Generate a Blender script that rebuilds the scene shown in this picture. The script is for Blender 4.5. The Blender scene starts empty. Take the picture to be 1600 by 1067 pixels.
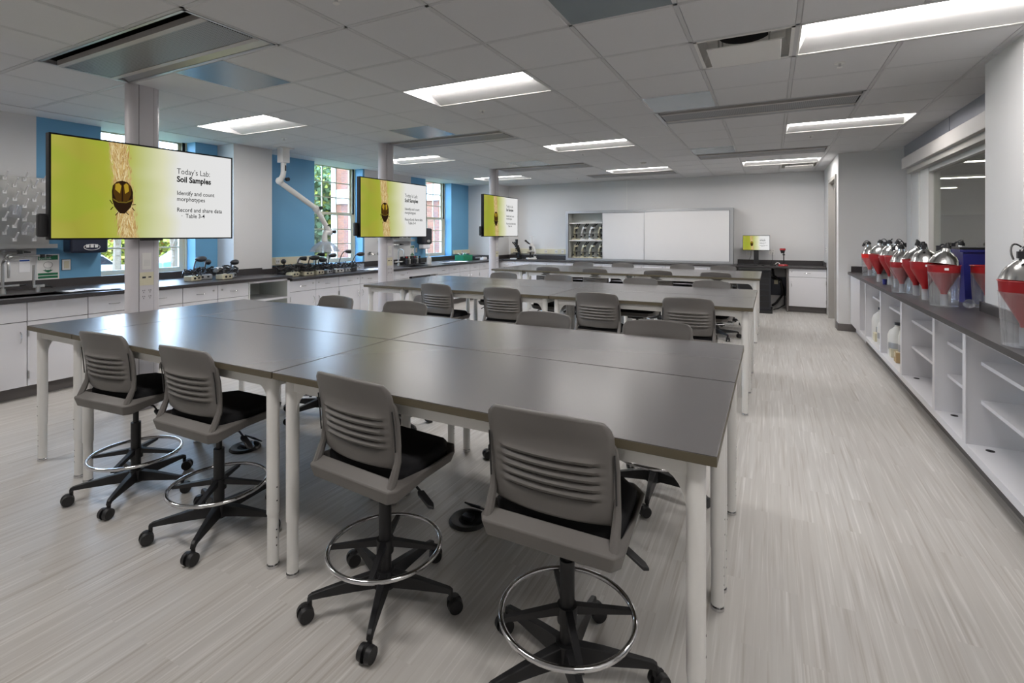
import bpy, bmesh, math, random
from mathutils import Vector, Matrix
random.seed(7)
PI = math.pi
scene = bpy.context.scene
col = scene.collection
def R(a): return math.radians(a)

# ------------------------------------------------------------------ mesh builder
class MB:
    def __init__(s):
        s.v = []; s.f = []; s.mi = []; s.cur = 0; s.sm = []; s.smooth = False
    def m(s, i): s.cur = i; return s
    def sh(s, b): s.smooth = b; return s
    def add(s, vs, fs):
        o = len(s.v); s.v += [tuple(p) for p in vs]
        for f in fs:
            s.f.append([o + i for i in f]); s.mi.append(s.cur); s.sm.append(s.smooth)
        return s
    def box(s, x0, x1, y0, y1, z0, z1):
        v = [(x0,y0,z0),(x1,y0,z0),(x1,y1,z0),(x0,y1,z0),(x0,y0,z1),(x1,y0,z1),(x1,y1,z1),(x0,y1,z1)]
        return s.add(v, [(0,3,2,1),(4,5,6,7),(0,1,5,4),(1,2,6,5),(2,3,7,6),(3,0,4,7)])
    def quad(s, a, b, c, d): return s.add([a,b,c,d], [(0,1,2,3)])
    def obox(s, c, dx, dy, dz, M=None):
        """box centred at c turned by the 3x3 matrix M"""
        M = M or Matrix.Identity(3); c = Vector(c); v = []
        for z in (-1,1):
            for (x,y) in ((-1,-1),(1,-1),(1,1),(-1,1)):
                v.append(c + M @ Vector((x*dx/2, y*dy/2, z*dz/2)))
        return s.add(v, [(0,3,2,1),(4,5,6,7),(0,1,5,4),(1,2,6,5),(2,3,7,6),(3,0,4,7)])
    def ring(s, c, ax, r, n, ph=0.0, ref=None):
        ax = Vector(ax).normalized()
        ref = Vector(ref) if ref else (Vector((0,0,1)) if abs(ax.z) < .9 else Vector((1,0,0)))
        u = ax.cross(ref).normalized(); w = ax.cross(u)
        return [Vector(c) + u*(r*math.cos(2*PI*i/n+ph)) + w*(r*math.sin(2*PI*i/n+ph)) for i in range(n)]
    def cyl(s, p0, p1, r0, r1=None, n=16, caps=True):
        r1 = r0 if r1 is None else r1
        p0 = Vector(p0); p1 = Vector(p1); ax = p1 - p0
        a = s.ring(p0, ax, r0, n); b = s.ring(p1, ax, r1, n)
        sm = s.smooth
        s.smooth = True
        s.add(a + b, [(i, n+i, n+(i+1)%n, (i+1)%n) for i in range(n)])
        s.smooth = False
        if caps:
            if r0 > 1e-5: s.add(a, [tuple(range(n))])
            if r1 > 1e-5: s.add(b, [tuple(reversed(range(n)))])
        s.smooth = sm
        return s
    def tube(s, pts, r, n=10, closed=False, caps=True):
        pts = [Vector(p) for p in pts]; k = len(pts)
        rs = r if isinstance(r, (list, tuple)) else [r]*k
        rings = []; pu = None
        for i, p in enumerate(pts):
            if closed: t = (pts[(i+1)%k] - pts[i-1])
            else: t = pts[min(i+1,k-1)] - pts[max(i-1,0)]
            t.normalize()
            if pu is None:
                ref = Vector((0,0,1)) if abs(t.z) < .9 else Vector((1,0,0))
                u = t.cross(ref).normalized()
            else:
                u = (pu - t*pu.dot(t)).normalized()
            pu = u; w = t.cross(u)
            rings.append([p + u*(rs[i]*math.cos(2*PI*j/n)) + w*(rs[i]*math.sin(2*PI*j/n)) for j in range(n)])
        v = [q for rg in rings for q in rg]; f = []
        for i in range(k if closed else k-1):
            a = i*n; b = ((i+1)%k)*n
            for j in range(n): f.append((a+j, a+(j+1)%n, b+(j+1)%n, b+j))
        sm = s.smooth; s.smooth = True; s.add(v, f); s.smooth = False
        if caps and not closed:
            s.add(rings[0], [tuple(reversed(range(n)))]); s.add(rings[-1], [tuple(range(n))])
        s.smooth = sm
        return s
    def lathe(s, prof, n=24, c=(0,0,0), M=None, a0=0, a1=2*PI):
        """profile of (r, z) turned about z through c"""
        c = Vector(c); M = M or Matrix.Identity(3); v = []; f = []
        full = abs(a1-a0-2*PI) < 1e-6; k = n if full else n+1
        for (r, z) in prof:
            for j in range(k):
                a = a0 + (a1-a0)*j/n
                v.append(c + M @ Vector((r*math.cos(a), r*math.sin(a), z)))
        for i in range(len(prof)-1):
            for j in range(n):
                j2 = (j+1)%k
                f.append((i*k+j, i*k+j2, (i+1)*k+j2, (i+1)*k+j))
        sm = s.smooth; s.smooth = True; s.add(v, f); s.smooth = sm
        return s
    def torus(s, c, R0, r, n=48, m=8, M=None):
        c = Vector(c); M = M or Matrix.Identity(3)
        return s.tube([c + M @ Vector((R0*math.cos(2*PI*i/n), R0*math.sin(2*PI*i/n), 0)) for i in range(n)], r, m, closed=True)
    def ball(s, c, r, n=12, sc=(1,1,1)):
        m = n//2; c = Vector(c); v = []; f = []
        for i in range(m+1):
            t = PI*i/m
            for j in range(n):
                a = 2*PI*j/n
                v.append(c + Vector((r*sc[0]*math.sin(t)*math.cos(a), r*sc[1]*math.sin(t)*math.sin(a), r*sc[2]*math.cos(t))))
        for i in range(m):
            for j in range(n):
                f.append((i*n+j, (i+1)*n+j, (i+1)*n+(j+1)%n, i*n+(j+1)%n))
        sm = s.smooth; s.smooth = True; s.add(v, f); s.smooth = sm
        return s
    def prism(s, poly, z0, z1, axis='z'):
        """polygon of 2-D points extruded along an axis"""
        def P(a, b, h):
            return {'z': (a,b,h), 'x': (h,a,b), 'y': (a,h,b)}[axis]
        n = len(poly)
        lo = [P(a,b,z0) for a,b in poly]; hi = [P(a,b,z1) for a,b in poly]
        s.add(lo + hi, [(i,(i+1)%n,n+(i+1)%n,n+i) for i in range(n)])
        s.add(lo, [tuple(reversed(range(n)))]); s.add(hi, [tuple(range(n))])
        return s
    def build(s, name, mats, parent=None, world=False, bevel=0, seg=2, solid=0, loc=None, fix=True):
        me = bpy.data.meshes.new(name)
        vs = s.v
        if world and parent is not None:
            o = root_loc(parent); vs = [(p[0]-o[0], p[1]-o[1], p[2]-o[2]) for p in vs]
        if loc is not None:
            vs = [(p[0]-loc[0], p[1]-loc[1], p[2]-loc[2]) for p in vs]
        me.from_pydata([tuple(p) for p in vs], [], s.f)
        mats = mats if isinstance(mats, (list, tuple)) else [mats]
        for q in mats: me.materials.append(q)
        for i, p in enumerate(me.polygons):
            p.material_index = s.mi[i]; p.use_smooth = s.sm[i]
        if fix:
            bm = bmesh.new(); bm.from_mesh(me)
            bmesh.ops.remove_doubles(bm, verts=bm.verts, dist=1e-6)
            bmesh.ops.recalc_face_normals(bm, faces=bm.faces)
            bm.to_mesh(me); bm.free()
        if any(s.sm): me.set_sharp_from_angle(angle=R(38))
        me.update()
        ob = bpy.data.objects.new(name, me); col.objects.link(ob)
        if parent is not None: ob.parent = parent
        if loc is not None: ob.location = loc
        if bevel:
            md = ob.modifiers.new('bevel', 'BEVEL'); md.width = bevel; md.segments = seg; md.limit_method = 'ANGLE'; md.angle_limit = R(40)
        if solid:
            md = ob.modifiers.new('solid', 'SOLIDIFY'); md.thickness = solid; md.offset = 0
        return ob

def root_loc(o):
    L = Vector((0,0,0))
    while o is not None:
        L += o.location; o = o.parent
    return L
def tag(o, label, cat, group=None, kind='thing'):
    o['label'] = label; o['category'] = cat
    if group: o['group'] = group
    o['kind'] = kind
    return o
def thing(name, label, cat, loc=(0,0,0), rotz=0, group=None):
    o = bpy.data.objects.new(name, None); col.objects.link(o)
    o.empty_display_size = .05; o.location = loc; o.rotation_euler = (0,0,rotz)
    return tag(o, label, cat, group)
def struct(o, label=None, cat=None):
    o['kind'] = 'structure'
    if label: o['label'] = label
    if cat: o['category'] = cat
    return o
def copy_tree(o, parent=None):
    c = o.copy(); col.objects.link(c)
    if parent is not None: c.parent = parent
    for ch in list(o.children): copy_tree(ch, c)
    return c
def dup(o, loc, rotz, label, group=None):
    c = copy_tree(o); c.location = loc; c.rotation_euler = (0,0,rotz); c['label'] = label
    if group: c['group'] = group
    return c

# ------------------------------------------------------------------ materials
def lin(h):
    h = h.lstrip('#'); o = []
    for i in (0,2,4):
        q = int(h[i:i+2],16)/255
        o.append(q/12.92 if q <= .04045 else ((q+.055)/1.055)**2.4)
    return (o[0],o[1],o[2],1)
def mat(name, hexc, rough=.5, metal=0, var=.04, scale=8, bump=0, bscale=200, spec=.5, coat=0):
    m = bpy.data.materials.new(name); m.use_nodes = True
    nt = m.node_tree; b = nt.nodes['Principled BSDF']
    b.inputs['Roughness'].default_value = rough; b.inputs['Metallic'].default_value = metal
    b.inputs['Specular IOR Level'].default_value = spec
    if coat: b.inputs['Coat Weight'].default_value = coat
    c = lin(hexc)
    tc = nt.nodes.new('ShaderNodeTexCoord')
    no = nt.nodes.new('ShaderNodeTexNoise'); no.inputs['Scale'].default_value = scale; no.inputs['Detail'].default_value = 3
    nt.links.new(tc.outputs['Object'], no.inputs['Vector'])
    mx = nt.nodes.new('ShaderNodeMix'); mx.data_type = 'RGBA'
    mx.inputs[6].default_value = tuple(max(0,min(1,q*(1-var))) for q in c[:3]) + (1,)
    mx.inputs[7].default_value = tuple(max(0,min(1,q*(1+var))) for q in c[:3]) + (1,)
    nt.links.new(no.outputs['Fac'], mx.inputs[0]); nt.links.new(mx.outputs[2], b.inputs['Base Color'])
    if bump:
        n2 = nt.nodes.new('ShaderNodeTexNoise'); n2.inputs['Scale'].default_value = bscale; n2.inputs['Detail'].default_value = 2
        nt.links.new(tc.outputs['Object'], n2.inputs['Vector'])
        bp = nt.nodes.new('ShaderNodeBump'); bp.inputs['Strength'].default_value = bump; bp.inputs['Distance'].default_value = .002
        nt.links.new(n2.outputs['Fac'], bp.inputs['Height']); nt.links.new(bp.outputs['Normal'], b.inputs['Normal'])
    return m
def emis(name, hexc, strength):
    m = bpy.data.materials.new(name); m.use_nodes = True; nt = m.node_tree
    nt.nodes.remove(nt.nodes['Principled BSDF']); e = nt.nodes.new('ShaderNodeEmission')
    e.inputs['Color'].default_value = lin(hexc); e.inputs['Strength'].default_value = strength
    nt.links.new(e.outputs[0], nt.nodes['Material Output'].inputs['Surface']); return m
def clear(name, tint=(1,1,1), refl=.06, edge=.5, rough=.02, haze=0.0):
    """thin clear sheet: mostly see-through, shiny at grazing angles"""
    m = bpy.data.materials.new(name); m.use_nodes = True; nt = m.node_tree
    nt.nodes.remove(nt.nodes['Principled BSDF'])
    t = nt.nodes.new('ShaderNodeBsdfTransparent'); t.inputs['Color'].default_value = (*tint,1)
    g = nt.nodes.new('ShaderNodeBsdfGlossy'); g.inputs['Roughness'].default_value = rough
    lw = nt.nodes.new('ShaderNodeLayerWeight'); lw.inputs['Blend'].default_value = .25
    mr = nt.nodes.new('ShaderNodeMapRange'); mr.inputs['To Min'].default_value = refl; mr.inputs['To Max'].default_value = edge
    nt.links.new(lw.outputs['Facing'], mr.inputs['Value'])
    mx = nt.nodes.new('ShaderNodeMixShader'); nt.links.new(mr.outputs['Result'], mx.inputs[0])
    nt.links.new(t.outputs[0], mx.inputs[1]); nt.links.new(g.outputs[0], mx.inputs[2])
    last = mx
    if haze:
        d = nt.nodes.new('ShaderNodeBsdfDiffuse'); d.inputs['Color'].default_value = (.8,.82,.85,1)
        m2 = nt.nodes.new('ShaderNodeMixShader'); m2.inputs[0].default_value = haze
        nt.links.new(mx.outputs[0], m2.inputs[1]); nt.links.new(d.outputs[0], m2.inputs[2]); last = m2
    nt.links.new(last.outputs[0], nt.nodes['Material Output'].inputs['Surface']); return m

WALL = mat('wall_paint', '#d8d8d8', .6, var=.012, scale=3, bump=.05, bscale=300)
BLUE = mat('blue_paint', '#6aa3c8', .55, var=.015, scale=3, bump=.05, bscale=300)
TILE = mat('ceiling_tile', '#d6d6d7', .8, var=.02, scale=60, bump=.15, bscale=500)
TBAR = mat('ceiling_grid', '#c8c8c9', .5, var=.01)
GYP = mat('ceiling_border', '#e4e4e4', .6, var=.01)
TOP = mat('table_laminate', '#605e5f', .27, var=.03, scale=220, spec=.55)
EDGE = mat('table_edge', '#57503f', .5, var=.03)
WHITE = mat('white_powder_coat', '#e2e1de', .4, var=.01)
CAB = mat('cabinet_white', '#dcdce0', .42, var=.01)
CABIN = mat('cabinet_inside', '#cfd3cf', .5, var=.02)
RESIN = mat('black_resin', '#3d3a3b', .33, var=.08, scale=120, spec=.5)
TOE = mat('toe_kick', '#6a6664', .6, var=.03)
SHELL = mat('grey_plastic', '#6a6764', .45, var=.03, scale=30, bump=.06, bscale=900)
CUSH = mat('black_fabric', '#232325', .9, var=.15, scale=300, bump=.3, bscale=900, spec=.2)
BLACK = mat('black_plastic', '#1d1d1f', .45, var=.05)
DARK = mat('dark_plastic', '#2c2d33', .4, var=.05)
NAVY = mat('navy_plastic', '#1f2537', .3, var=.05)
RUBBER = mat('black_rubber', '#161617', .6, var=.05)
CHROME = mat('chrome', '#d8d8da', .08, 1, var=.01)
STEEL = mat('brushed_steel', '#b9b9b7', .3, 1, var=.06, scale=20)
ALU = mat('spun_aluminium', '#d4d4d3', .2, 1, var=.05, scale=40)
DULL = mat('dull_aluminium', '#b4b6b9', .4, .7, var=.03)
VOID = mat('dark_recess', '#0b0b0d', .9, var=.02)
RED = mat('red_plastic', '#a11c22', .35, var=.05, scale=12)
BLUEBIN = mat('blue_plastic', '#262a78', .4, var=.05)
CREAM = mat('cream_plastic', '#d8d2b8', .45, var=.03)
PAPER = mat('white_paper', '#eeeef0', .7, var=.02)
GREEN = mat('green_print', '#0e6a45', .5, var=.02)
GREENT = mat('green_tray', '#1f8a63', .4, var=.05)
FRAME = mat('window_paint', '#c9c3ab', .45, var=.02)
POLE = mat('pole_paint', '#cfccd0', .35, var=.01)
GLASS = clear('window_glass', (.97,.985,.98), .03, .5, .005)
PGLASS = clear('partition_glass', (.86,.88,.84), .10, .6, .01)
ACRYL = clear('clear_acrylic', (.93,.94,.96), .06, .6, .08, .11)
VIAL = clear('vial_plastic', (.9,.91,.93), .06, .5, .1, .35)
BEZEL = mat('screen_bezel', '#0c0c0e', .5, var=.02, spec=.2)
FROST = clear('clear_hood', (.9,.93,.97), .06, .6, .05, .22)
GPANEL = mat('grey_metal_panel', '#8c979c', .25, .35, var=.02, scale=2)
BULK = mat('shade_pocket', '#8b8d95', .4, .3, var=.03)
FASCIA = mat('shade_fascia', '#bdb9b6', .5, .1, var=.01)
DOORM = mat('door_paint', '#a7a49f', .45, var=.02)
BRASS = mat('black_ink', '#0a0a0a', .6, var=.01)
LENS = emis('lamp_lens', '#fffaf6', 8.2)
TAN = mat('cardboard', '#b69c74', .8, var=.08, scale=20)
MILK = mat('milky_plastic', '#dddcd8', .4, var=.03)

def floor_mat():
    m = bpy.data.materials.new('floor_vinyl'); m.use_nodes = True; nt = m.node_tree; b = nt.nodes['Principled BSDF']
    N = nt.nodes.new; L = nt.links.new
    tc = N('ShaderNodeTexCoord'); sp = N('ShaderNodeSeparateXYZ'); L(tc.outputs['Object'], sp.inputs[0])
    # plank index along x, staggered along y
    br = N('ShaderNodeTexBrick'); mpb = N('ShaderNodeMapping'); mpb.inputs['Rotation'].default_value = (0,0,PI/2)
    L(tc.outputs['Object'], mpb.inputs[0]); L(mpb.outputs[0], br.inputs['Vector'])
    br.inputs['Scale'].default_value = 1; br.inputs['Brick Width'].default_value = 1.0; br.inputs['Row Height'].default_value = .1
    br.inputs['Mortar Size'].default_value = .0; br.inputs['Color1'].default_value = (0,0,0,1); br.inputs['Color2'].default_value = (1,1,1,1)
    br.offset = .37
    off = N('ShaderNodeVectorMath'); off.operation = 'SCALE'; L(br.outputs['Color'], off.inputs[0]); off.inputs['Scale'].default_value = 7
    add = N('ShaderNodeVectorMath'); L(tc.outputs['Object'], add.inputs[0]); L(off.outputs[0], add.inputs[1])
    def streak(sx, sy, det, lo, hi):
        mp = N('ShaderNodeMapping'); mp.inputs['Scale'].default_value = (sx, sy, 1); L(add.outputs[0], mp.inputs[0])
        n = N('ShaderNodeTexNoise'); n.inputs['Scale'].default_value = 1; n.inputs['Detail'].default_value = det; L(mp.outputs[0], n.inputs['Vector'])
        r = N('ShaderNodeMapRange'); r.inputs['From Min'].default_value = lo; r.inputs['From Max'].default_value = hi; L(n.outputs['Fac'], r.inputs['Value'])
        return r.outputs['Result']
    a = streak(55, 1.3, 3, .54, .82); c = streak(28, .9, 3, .3, .7); d = streak(80, 1.8, 2, .54, .8)
    def mix(f, A, B):
        x = N('ShaderNodeMix'); x.data_type = 'RGBA'; L(f, x.inputs[0])
        for k, q in ((6,A),(7,B)):
            if isinstance(q, tuple): x.inputs[k].default_value = q
            else: L(q, x.inputs[k])
        return x.outputs[2]
    base = mix(c, lin('#b6b3af'), lin('#c1bfbb'))
    base = mix(a, base, lin('#9d958c')); base = mix(d, base, lin('#d6d4d1'))
    pl = N('ShaderNodeMapRange'); pl.inputs['To Min'].default_value = 0; pl.inputs['To Max'].default_value = .16; L(br.outputs['Color'], pl.inputs['Value'])
    base = mix(pl.outputs['Result'], base, lin('#b0a9a0'))
    L(base, b.inputs['Base Color']); b.inputs['Roughness'].default_value = .38; b.inputs['Specular IOR Level'].default_value = .35
    return m
FLOOR = floor_mat()
# ------------------------------------------------------------------ the room shell
CZ = 2.745; TS = .6096; GX = -1.684; GY = 2.232
def gx(c): return GX + c*TS
def gy(r): return GY + r*TS
YN = -2.6; YB = 11.55; XL = -6.96; XR = 1.79; XC = -6.6
struct(MB().box(XL-.3, XR+.2, YN-.2, YB+.2, -.12, 0).build('floor', FLOOR), 'pale striated vinyl plank floor', 'floor')

# recesses in the ceiling grid: (first column, first row, columns, rows)
LIGHTS = [(-7,2),(-2,2),(3,2),(-7,7),(-2,7),(3,7),(-7,12),(-2,12),(2,12),(-2,-3),(-7,-3),(3,-3)]
BEAMS = [(-5,-1),(-5,5),(1,5),(-5,10),(1,10),(-3,13)]
PANELS = [(-4,0),(1,0),(-4,4),(1,4),(-4,9),(1,9)]
VENTS = [(2,2),(3,13)]
skip = set()
for c, r in LIGHTS: skip |= {(c,r),(c+1,r)}
for c, r in BEAMS: skip |= {(c+i,r) for i in range(3)}
for c, r in PANELS+VENTS: skip.add((c,r))
mb = MB()
c0 = math.floor((XC-GX)/TS); c1 = math.ceil((XR-GX)/TS); r0 = math.floor((YN-GY)/TS); r1 = math.ceil((YB-GY)/TS)
g = .012; bz = .006
for c in range(c0, c1):
    for r in range(r0, r1):
        if (c,r) in skip: continue
        x0, x1, y0, y1 = max(gx(c), XC), min(gx(c+1), XR), max(gy(r), YN), min(gy(r+1), YB)
        if x1-x0 < .05 or y1-y0 < .05: continue
        a = [(x0+g,y0+g),(x1-g,y0+g),(x1-g,y1-g),(x0+g,y1-g)]; h = .006
        b = [(x0+g+h,y0+g+h),(x1-g-h,y0+g+h),(x1-g-h,y1-g-h),(x0+g+h,y1-g-h)]
        v = [(p[0],p[1],CZ+bz) for p in a] + [(p[0],p[1],CZ-.001) for p in b]
        mb.add(v, [(0,1,5,4),(1,2,6,5),(2,3,7,6),(3,0,4,7),(4,5,6,7)])
struct(mb.build('ceiling', TILE), 'suspended ceiling of square white tiles', 'ceiling')
mb = MB(); w = .012
cellid = {}
for k, (c, r) in enumerate(LIGHTS):
    for i in range(2): cellid[(c+i,r)] = 'l%d' % k
for k, (c, r) in enumerate(BEAMS):
    for i in range(3): cellid[(c+i,r)] = 'b%d' % k
for c in range(c0, c1+1):
    x = gx(c)
    if x < XC-.01 or x > XR+.01: continue
    for r in range(r0, r1):
        if (c,r) in cellid and cellid[(c,r)] == cellid.get((c-1,r)): continue
        mb.box(x-w, x+w, max(gy(r),YN), min(gy(r+1),YB), CZ, CZ+.03)
for r in range(r0, r1+1):
    y = gy(r)
    if YN < y < YB: mb.box(XC, XR, y-w, y+w, CZ, CZ+.03)
mb.box(XC, XR, YB-.03, YB, CZ-.001, CZ+.03).box(XR-.03, XR, YN, YB, CZ-.001, CZ+.03)
struct(mb.build('trim_1', TBAR), 'white metal grid holding the ceiling tiles', 'ceiling grid')
struct(MB().box(XL-.3, XC, YN, YB, CZ, CZ+.04).build('trim_2', GYP), 'plain white ceiling border above the windows', 'ceiling border')
struct(MB().box(XL-.3, XR+.2, YN-.2, YB+.2, CZ+.25, CZ+.35).build('light_block_slab', VOID))  # unseen slab added above the ceiling to stop sky light leaking in

# left wall: white and blue painted fields between three window openings
WIN = [(2.98,4.06),(6.06,7.20),(9.17,10.20)]; SILL = .97
mb = MB()
for y0, y1, k in ((YN,2.40,0),(2.40,2.98,1),(4.06,6.06,1),(7.20,7.25,1),(7.25,8.65,0),(8.65,9.17,1),(10.20,YB,1)):
    mb.m(k).box(XL-.32, XL, y0, y1, 0, CZ+.04)
for y0, y1 in WIN: mb.m(1).box(XL-.32, XL, y0, y1, 0, SILL)
struct(mb.build('wall_left', [WALL, BLUE]), 'left wall painted white and sky blue', 'wall')
struct(MB().box(XL, XC, 4.367, 4.967, 0, CZ).build('wall_pier', WALL), 'white pier standing out from the blue wall', 'pier')
struct(MB().box(XL, -6.08, 10.98, YB, 0, CZ).build('wall_corner', WALL), 'white boxed-in corner between left and back walls', 'pier')
struct(MB().box(XL-.32, XR+.2, YB, YB+.2, 0, CZ+.2).build('wall_back', WALL), 'white back wall', 'wall')
struct(MB().box(-2.98, -2.965, YB-.006, YB, 2.03, CZ).build('trim_3', WHITE), 'thin vertical joint strip on the back wall', 'trim')
struct(MB().box(XL-.32, XR+.2, YN-.2, YN, 0, CZ+.2).build('wall_near', WALL), 'white wall behind the camera', 'wall')
# right side: door wall, jog, interior window wall, pier
mb = MB(); XD = .93
mb.box(XD, XD+.16, 9.32, 9.45, 0, CZ).box(XD, XD+.16, 10.53, YB, 0, CZ).box(XD, XD+.16, 9.45, 10.53, 2.45, CZ).box(XD, XR+.05, 9.2, 9.32, 0, CZ)
struct(mb.build('wall_door_side', WALL), 'white wall with the door, turning a corner', 'wall')
mb = MB().box(XR, XR+.12, YN, 9.2, 0, 1.0).box(XR, XR+.12, YN, 4.6, 1.0, CZ+.2).box(XR, XR+.12, 4.6, 9.2, 2.36, CZ+.2).box(XR, XR+.12, 8.45, 9.2, 1.0, 2.36)
struct(mb.build('wall_right', WALL), 'white wall around the interior window', 'wall')
struct(MB().box(XR-.015, XR, 8.96, 9.19, .9, CZ).build('trim_4', WALL), 'corner strip beside the interior window', 'trim')
struct(MB().box(1.41, XR, 4.27, 4.9, 0, CZ).build('wall_column', WALL), 'square white column on the right', 'column')
struct(MB().box(XD-.012, XD, 9.2, 9.42, 0, .11).box(XD-.012, 1.16, 9.188, 9.2, 0, .11).build('baseboard_right', TOE), 'grey rubber baseboard', 'baseboard')
# interior window
wn = bpy.data.objects.new('window_4', None); col.objects.link(wn); wn.location = (XR, 6.6, 1.0); struct(wn, 'interior glazed window onto the next room', 'window')
fr = MB().box(XR-.02,XR+.1,8.03,8.45,1.0,2.36).box(XR-.012,XR+.1,4.6,8.03,1.0,1.05).box(XR-.012,XR+.1,4.6,8.03,2.28,2.36)
fr.box(XR-.03,XR+.0,8.42,8.47,1.0,2.36)
fr.build('frame', WHITE, wn, world=True)
MB().box(XR+.03,XR+.04,4.6,8.05,1.04,2.3).build('glass', PGLASS, wn, world=True)
sh = tag(MB().box(XR-.1,XR,4.9,8.9,2.56,CZ).box(XR-.105,XR-.1,6.86,6.88,2.56,CZ).build('shade_pocket', [BULK]), 'blue grey shade pocket along the ceiling above the interior window', 'shade pocket')
t = thing('roller_shade', 'rolled up roller shade in a pale fascia over the interior window', 'shade', (XR-.08, 6.9, 2.35))
MB().box(XR-.16,XR,4.9,8.75,2.40,2.55).build('fascia', FASCIA, t, world=True, bevel=.006)
MB().box(XR-.11,XR-.03,4.9,8.72,2.33,2.40).build('hem_bar', DOORM, t, world=True)
# door
dr = bpy.data.objects.new('door_1', None); col.objects.link(dr); dr.location = (XD, 10, 0); struct(dr, 'grey door with closer near the back wall', 'door')
MB().box(XD-.02,XD+.14,9.45,9.51,0,2.45).box(XD-.02,XD+.14,10.47,10.53,0,2.45).box(XD-.02,XD+.14,9.51,10.47,2.39,2.45).build('frame', DOORM, dr, world=True)
lf = MB().box(XD+.09,XD+.135,9.51,10.47,.01,2.385).build('leaf', FASCIA, dr, world=True)
MB().box(XD+.03,XD+.09,9.95,10.35,2.28,2.35).tube([(XD+.06,10.2,2.35),(XD+.03,9.9,2.37),(XD+.02,9.7,2.38)],.012,6).build('closer', STEEL, dr, world=True)
MB().cyl((XD+.09,9.6,1.0),(XD+.04,9.6,1.0),.012).cyl((XD+.04,9.6,1.0),(XD+.04,9.73,1.0),.01).build('handle', STEEL, dr, world=True)

# three double-hung windows in the left wall
def window(n, y0, y1):
    x = XL-.24; o = bpy.data.objects.new(f'window_{n}', None); col.objects.link(o); o.location = (x, (y0+y1)/2, SILL); struct(o, 'double hung window with small panes', 'window')
    z0, zm, z1 = SILL, 1.87, CZ+.03; f = .045
    MB().box(x-.08,x+.02,y0,y0+f,z0,z1).box(x-.08,x+.02,y1-f,y1,z0,z1).box(x-.08,x+.03,y0,y1,z0,z0+.03).build('frame', FRAME, o, world=True)
    MB().box(x+.02,x+.035,y1-.05,y1-.002,zm,z1).build('shadow_strip', VOID, o, world=True)  # near-black strip standing in for the shadow gap beside the upper sash
    MB().box(x+.02,x+.05,y1-.02,y1-.001,z0,z1).build('stop', FRAME, o, world=True)
    a, b = y0+f, y1-f
    for nm, za, zb, xo in (('upper_sash',zm-.02,z1,-.035),('lower_sash',z0+.03,zm+.03,.0)):
        m = MB(); st = .04; X0, X1 = x+xo-.02, x+xo+.015
        m.box(X0,X1,a,a+st,za,zb).box(X0,X1,b-st,b,za,zb).box(X0,X1,a+st,b-st,za,za+.045).box(X0,X1,a+st,b-st,zb-.045,zb)
        for i in (1,2):
            yy = a+st+(b-a-2*st)*i/3; m.box(X0+.008,X1-.006,yy-.009,yy+.009,za+.045,zb-.045)
            zz = za+.045+(zb-za-.09)*i/3; m.box(X0+.009,X1-.007,a+st,b-st,zz-.009,zz+.009)
        so = m.build(nm, FRAME, o, world=True)
        MB().box(x+xo-.006,x+xo-.003,a+.02,b-.02,za+.02,zb-.02).build('panes', GLASS, so, world=True)
for i, (a, b) in enumerate(WIN): window(i+1, a, b)

# pale raceways along the wall above the counters
def raceway(name, label, x0,x1,y0,y1,z0,z1, outs, axis):
    t = thing(name, label, 'raceway', ((x0+x1)/2,(y0+y1)/2,z0))
    MB().box(x0,x1,y0,y1,z0,z1).build('channel', CREAM, t, world=True, bevel=.004)
    for q in outs:
        m = MB()
        if axis == 'y':
            m.box(x1,x1+.006,q-.035,q+.035,z0+.02,z1-.02).m(1)
            for s in (-.015,.015): m.box(x1+.006,x1+.008,q+s-.004,q+s+.004,z0+.045,z0+.075)
        else:
            m.box(q-.035,q+.035,y0-.006,y0,z0+.02,z1-.02).m(1)
            for s in (-.015,.015): m.box(q+s-.004,q+s+.004,y0-.008,y0-.006,z0+.045,z0+.075)
        m.build('outlet', [WHITE, BLACK], t, world=True)
raceway('wall_raceway','cream outlet raceway under the blue wall beside the white pier',XL,XL+.05,4.97,6.0,1.0,1.125,(5.3,5.7),'y')
raceway('wall_raceway','cream outlet raceway under the far blue panel by the corner',XL,XL+.05,10.25,10.97,1.0,1.10,(10.6,),'y')
raceway('wall_raceway','long pale outlet raceway on back wall behind the two microscopes',-6.0,-4.36,YB-.05,YB,1.0,1.125,(-5.4,-5.0,-4.72,-4.55),'x')
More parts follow.
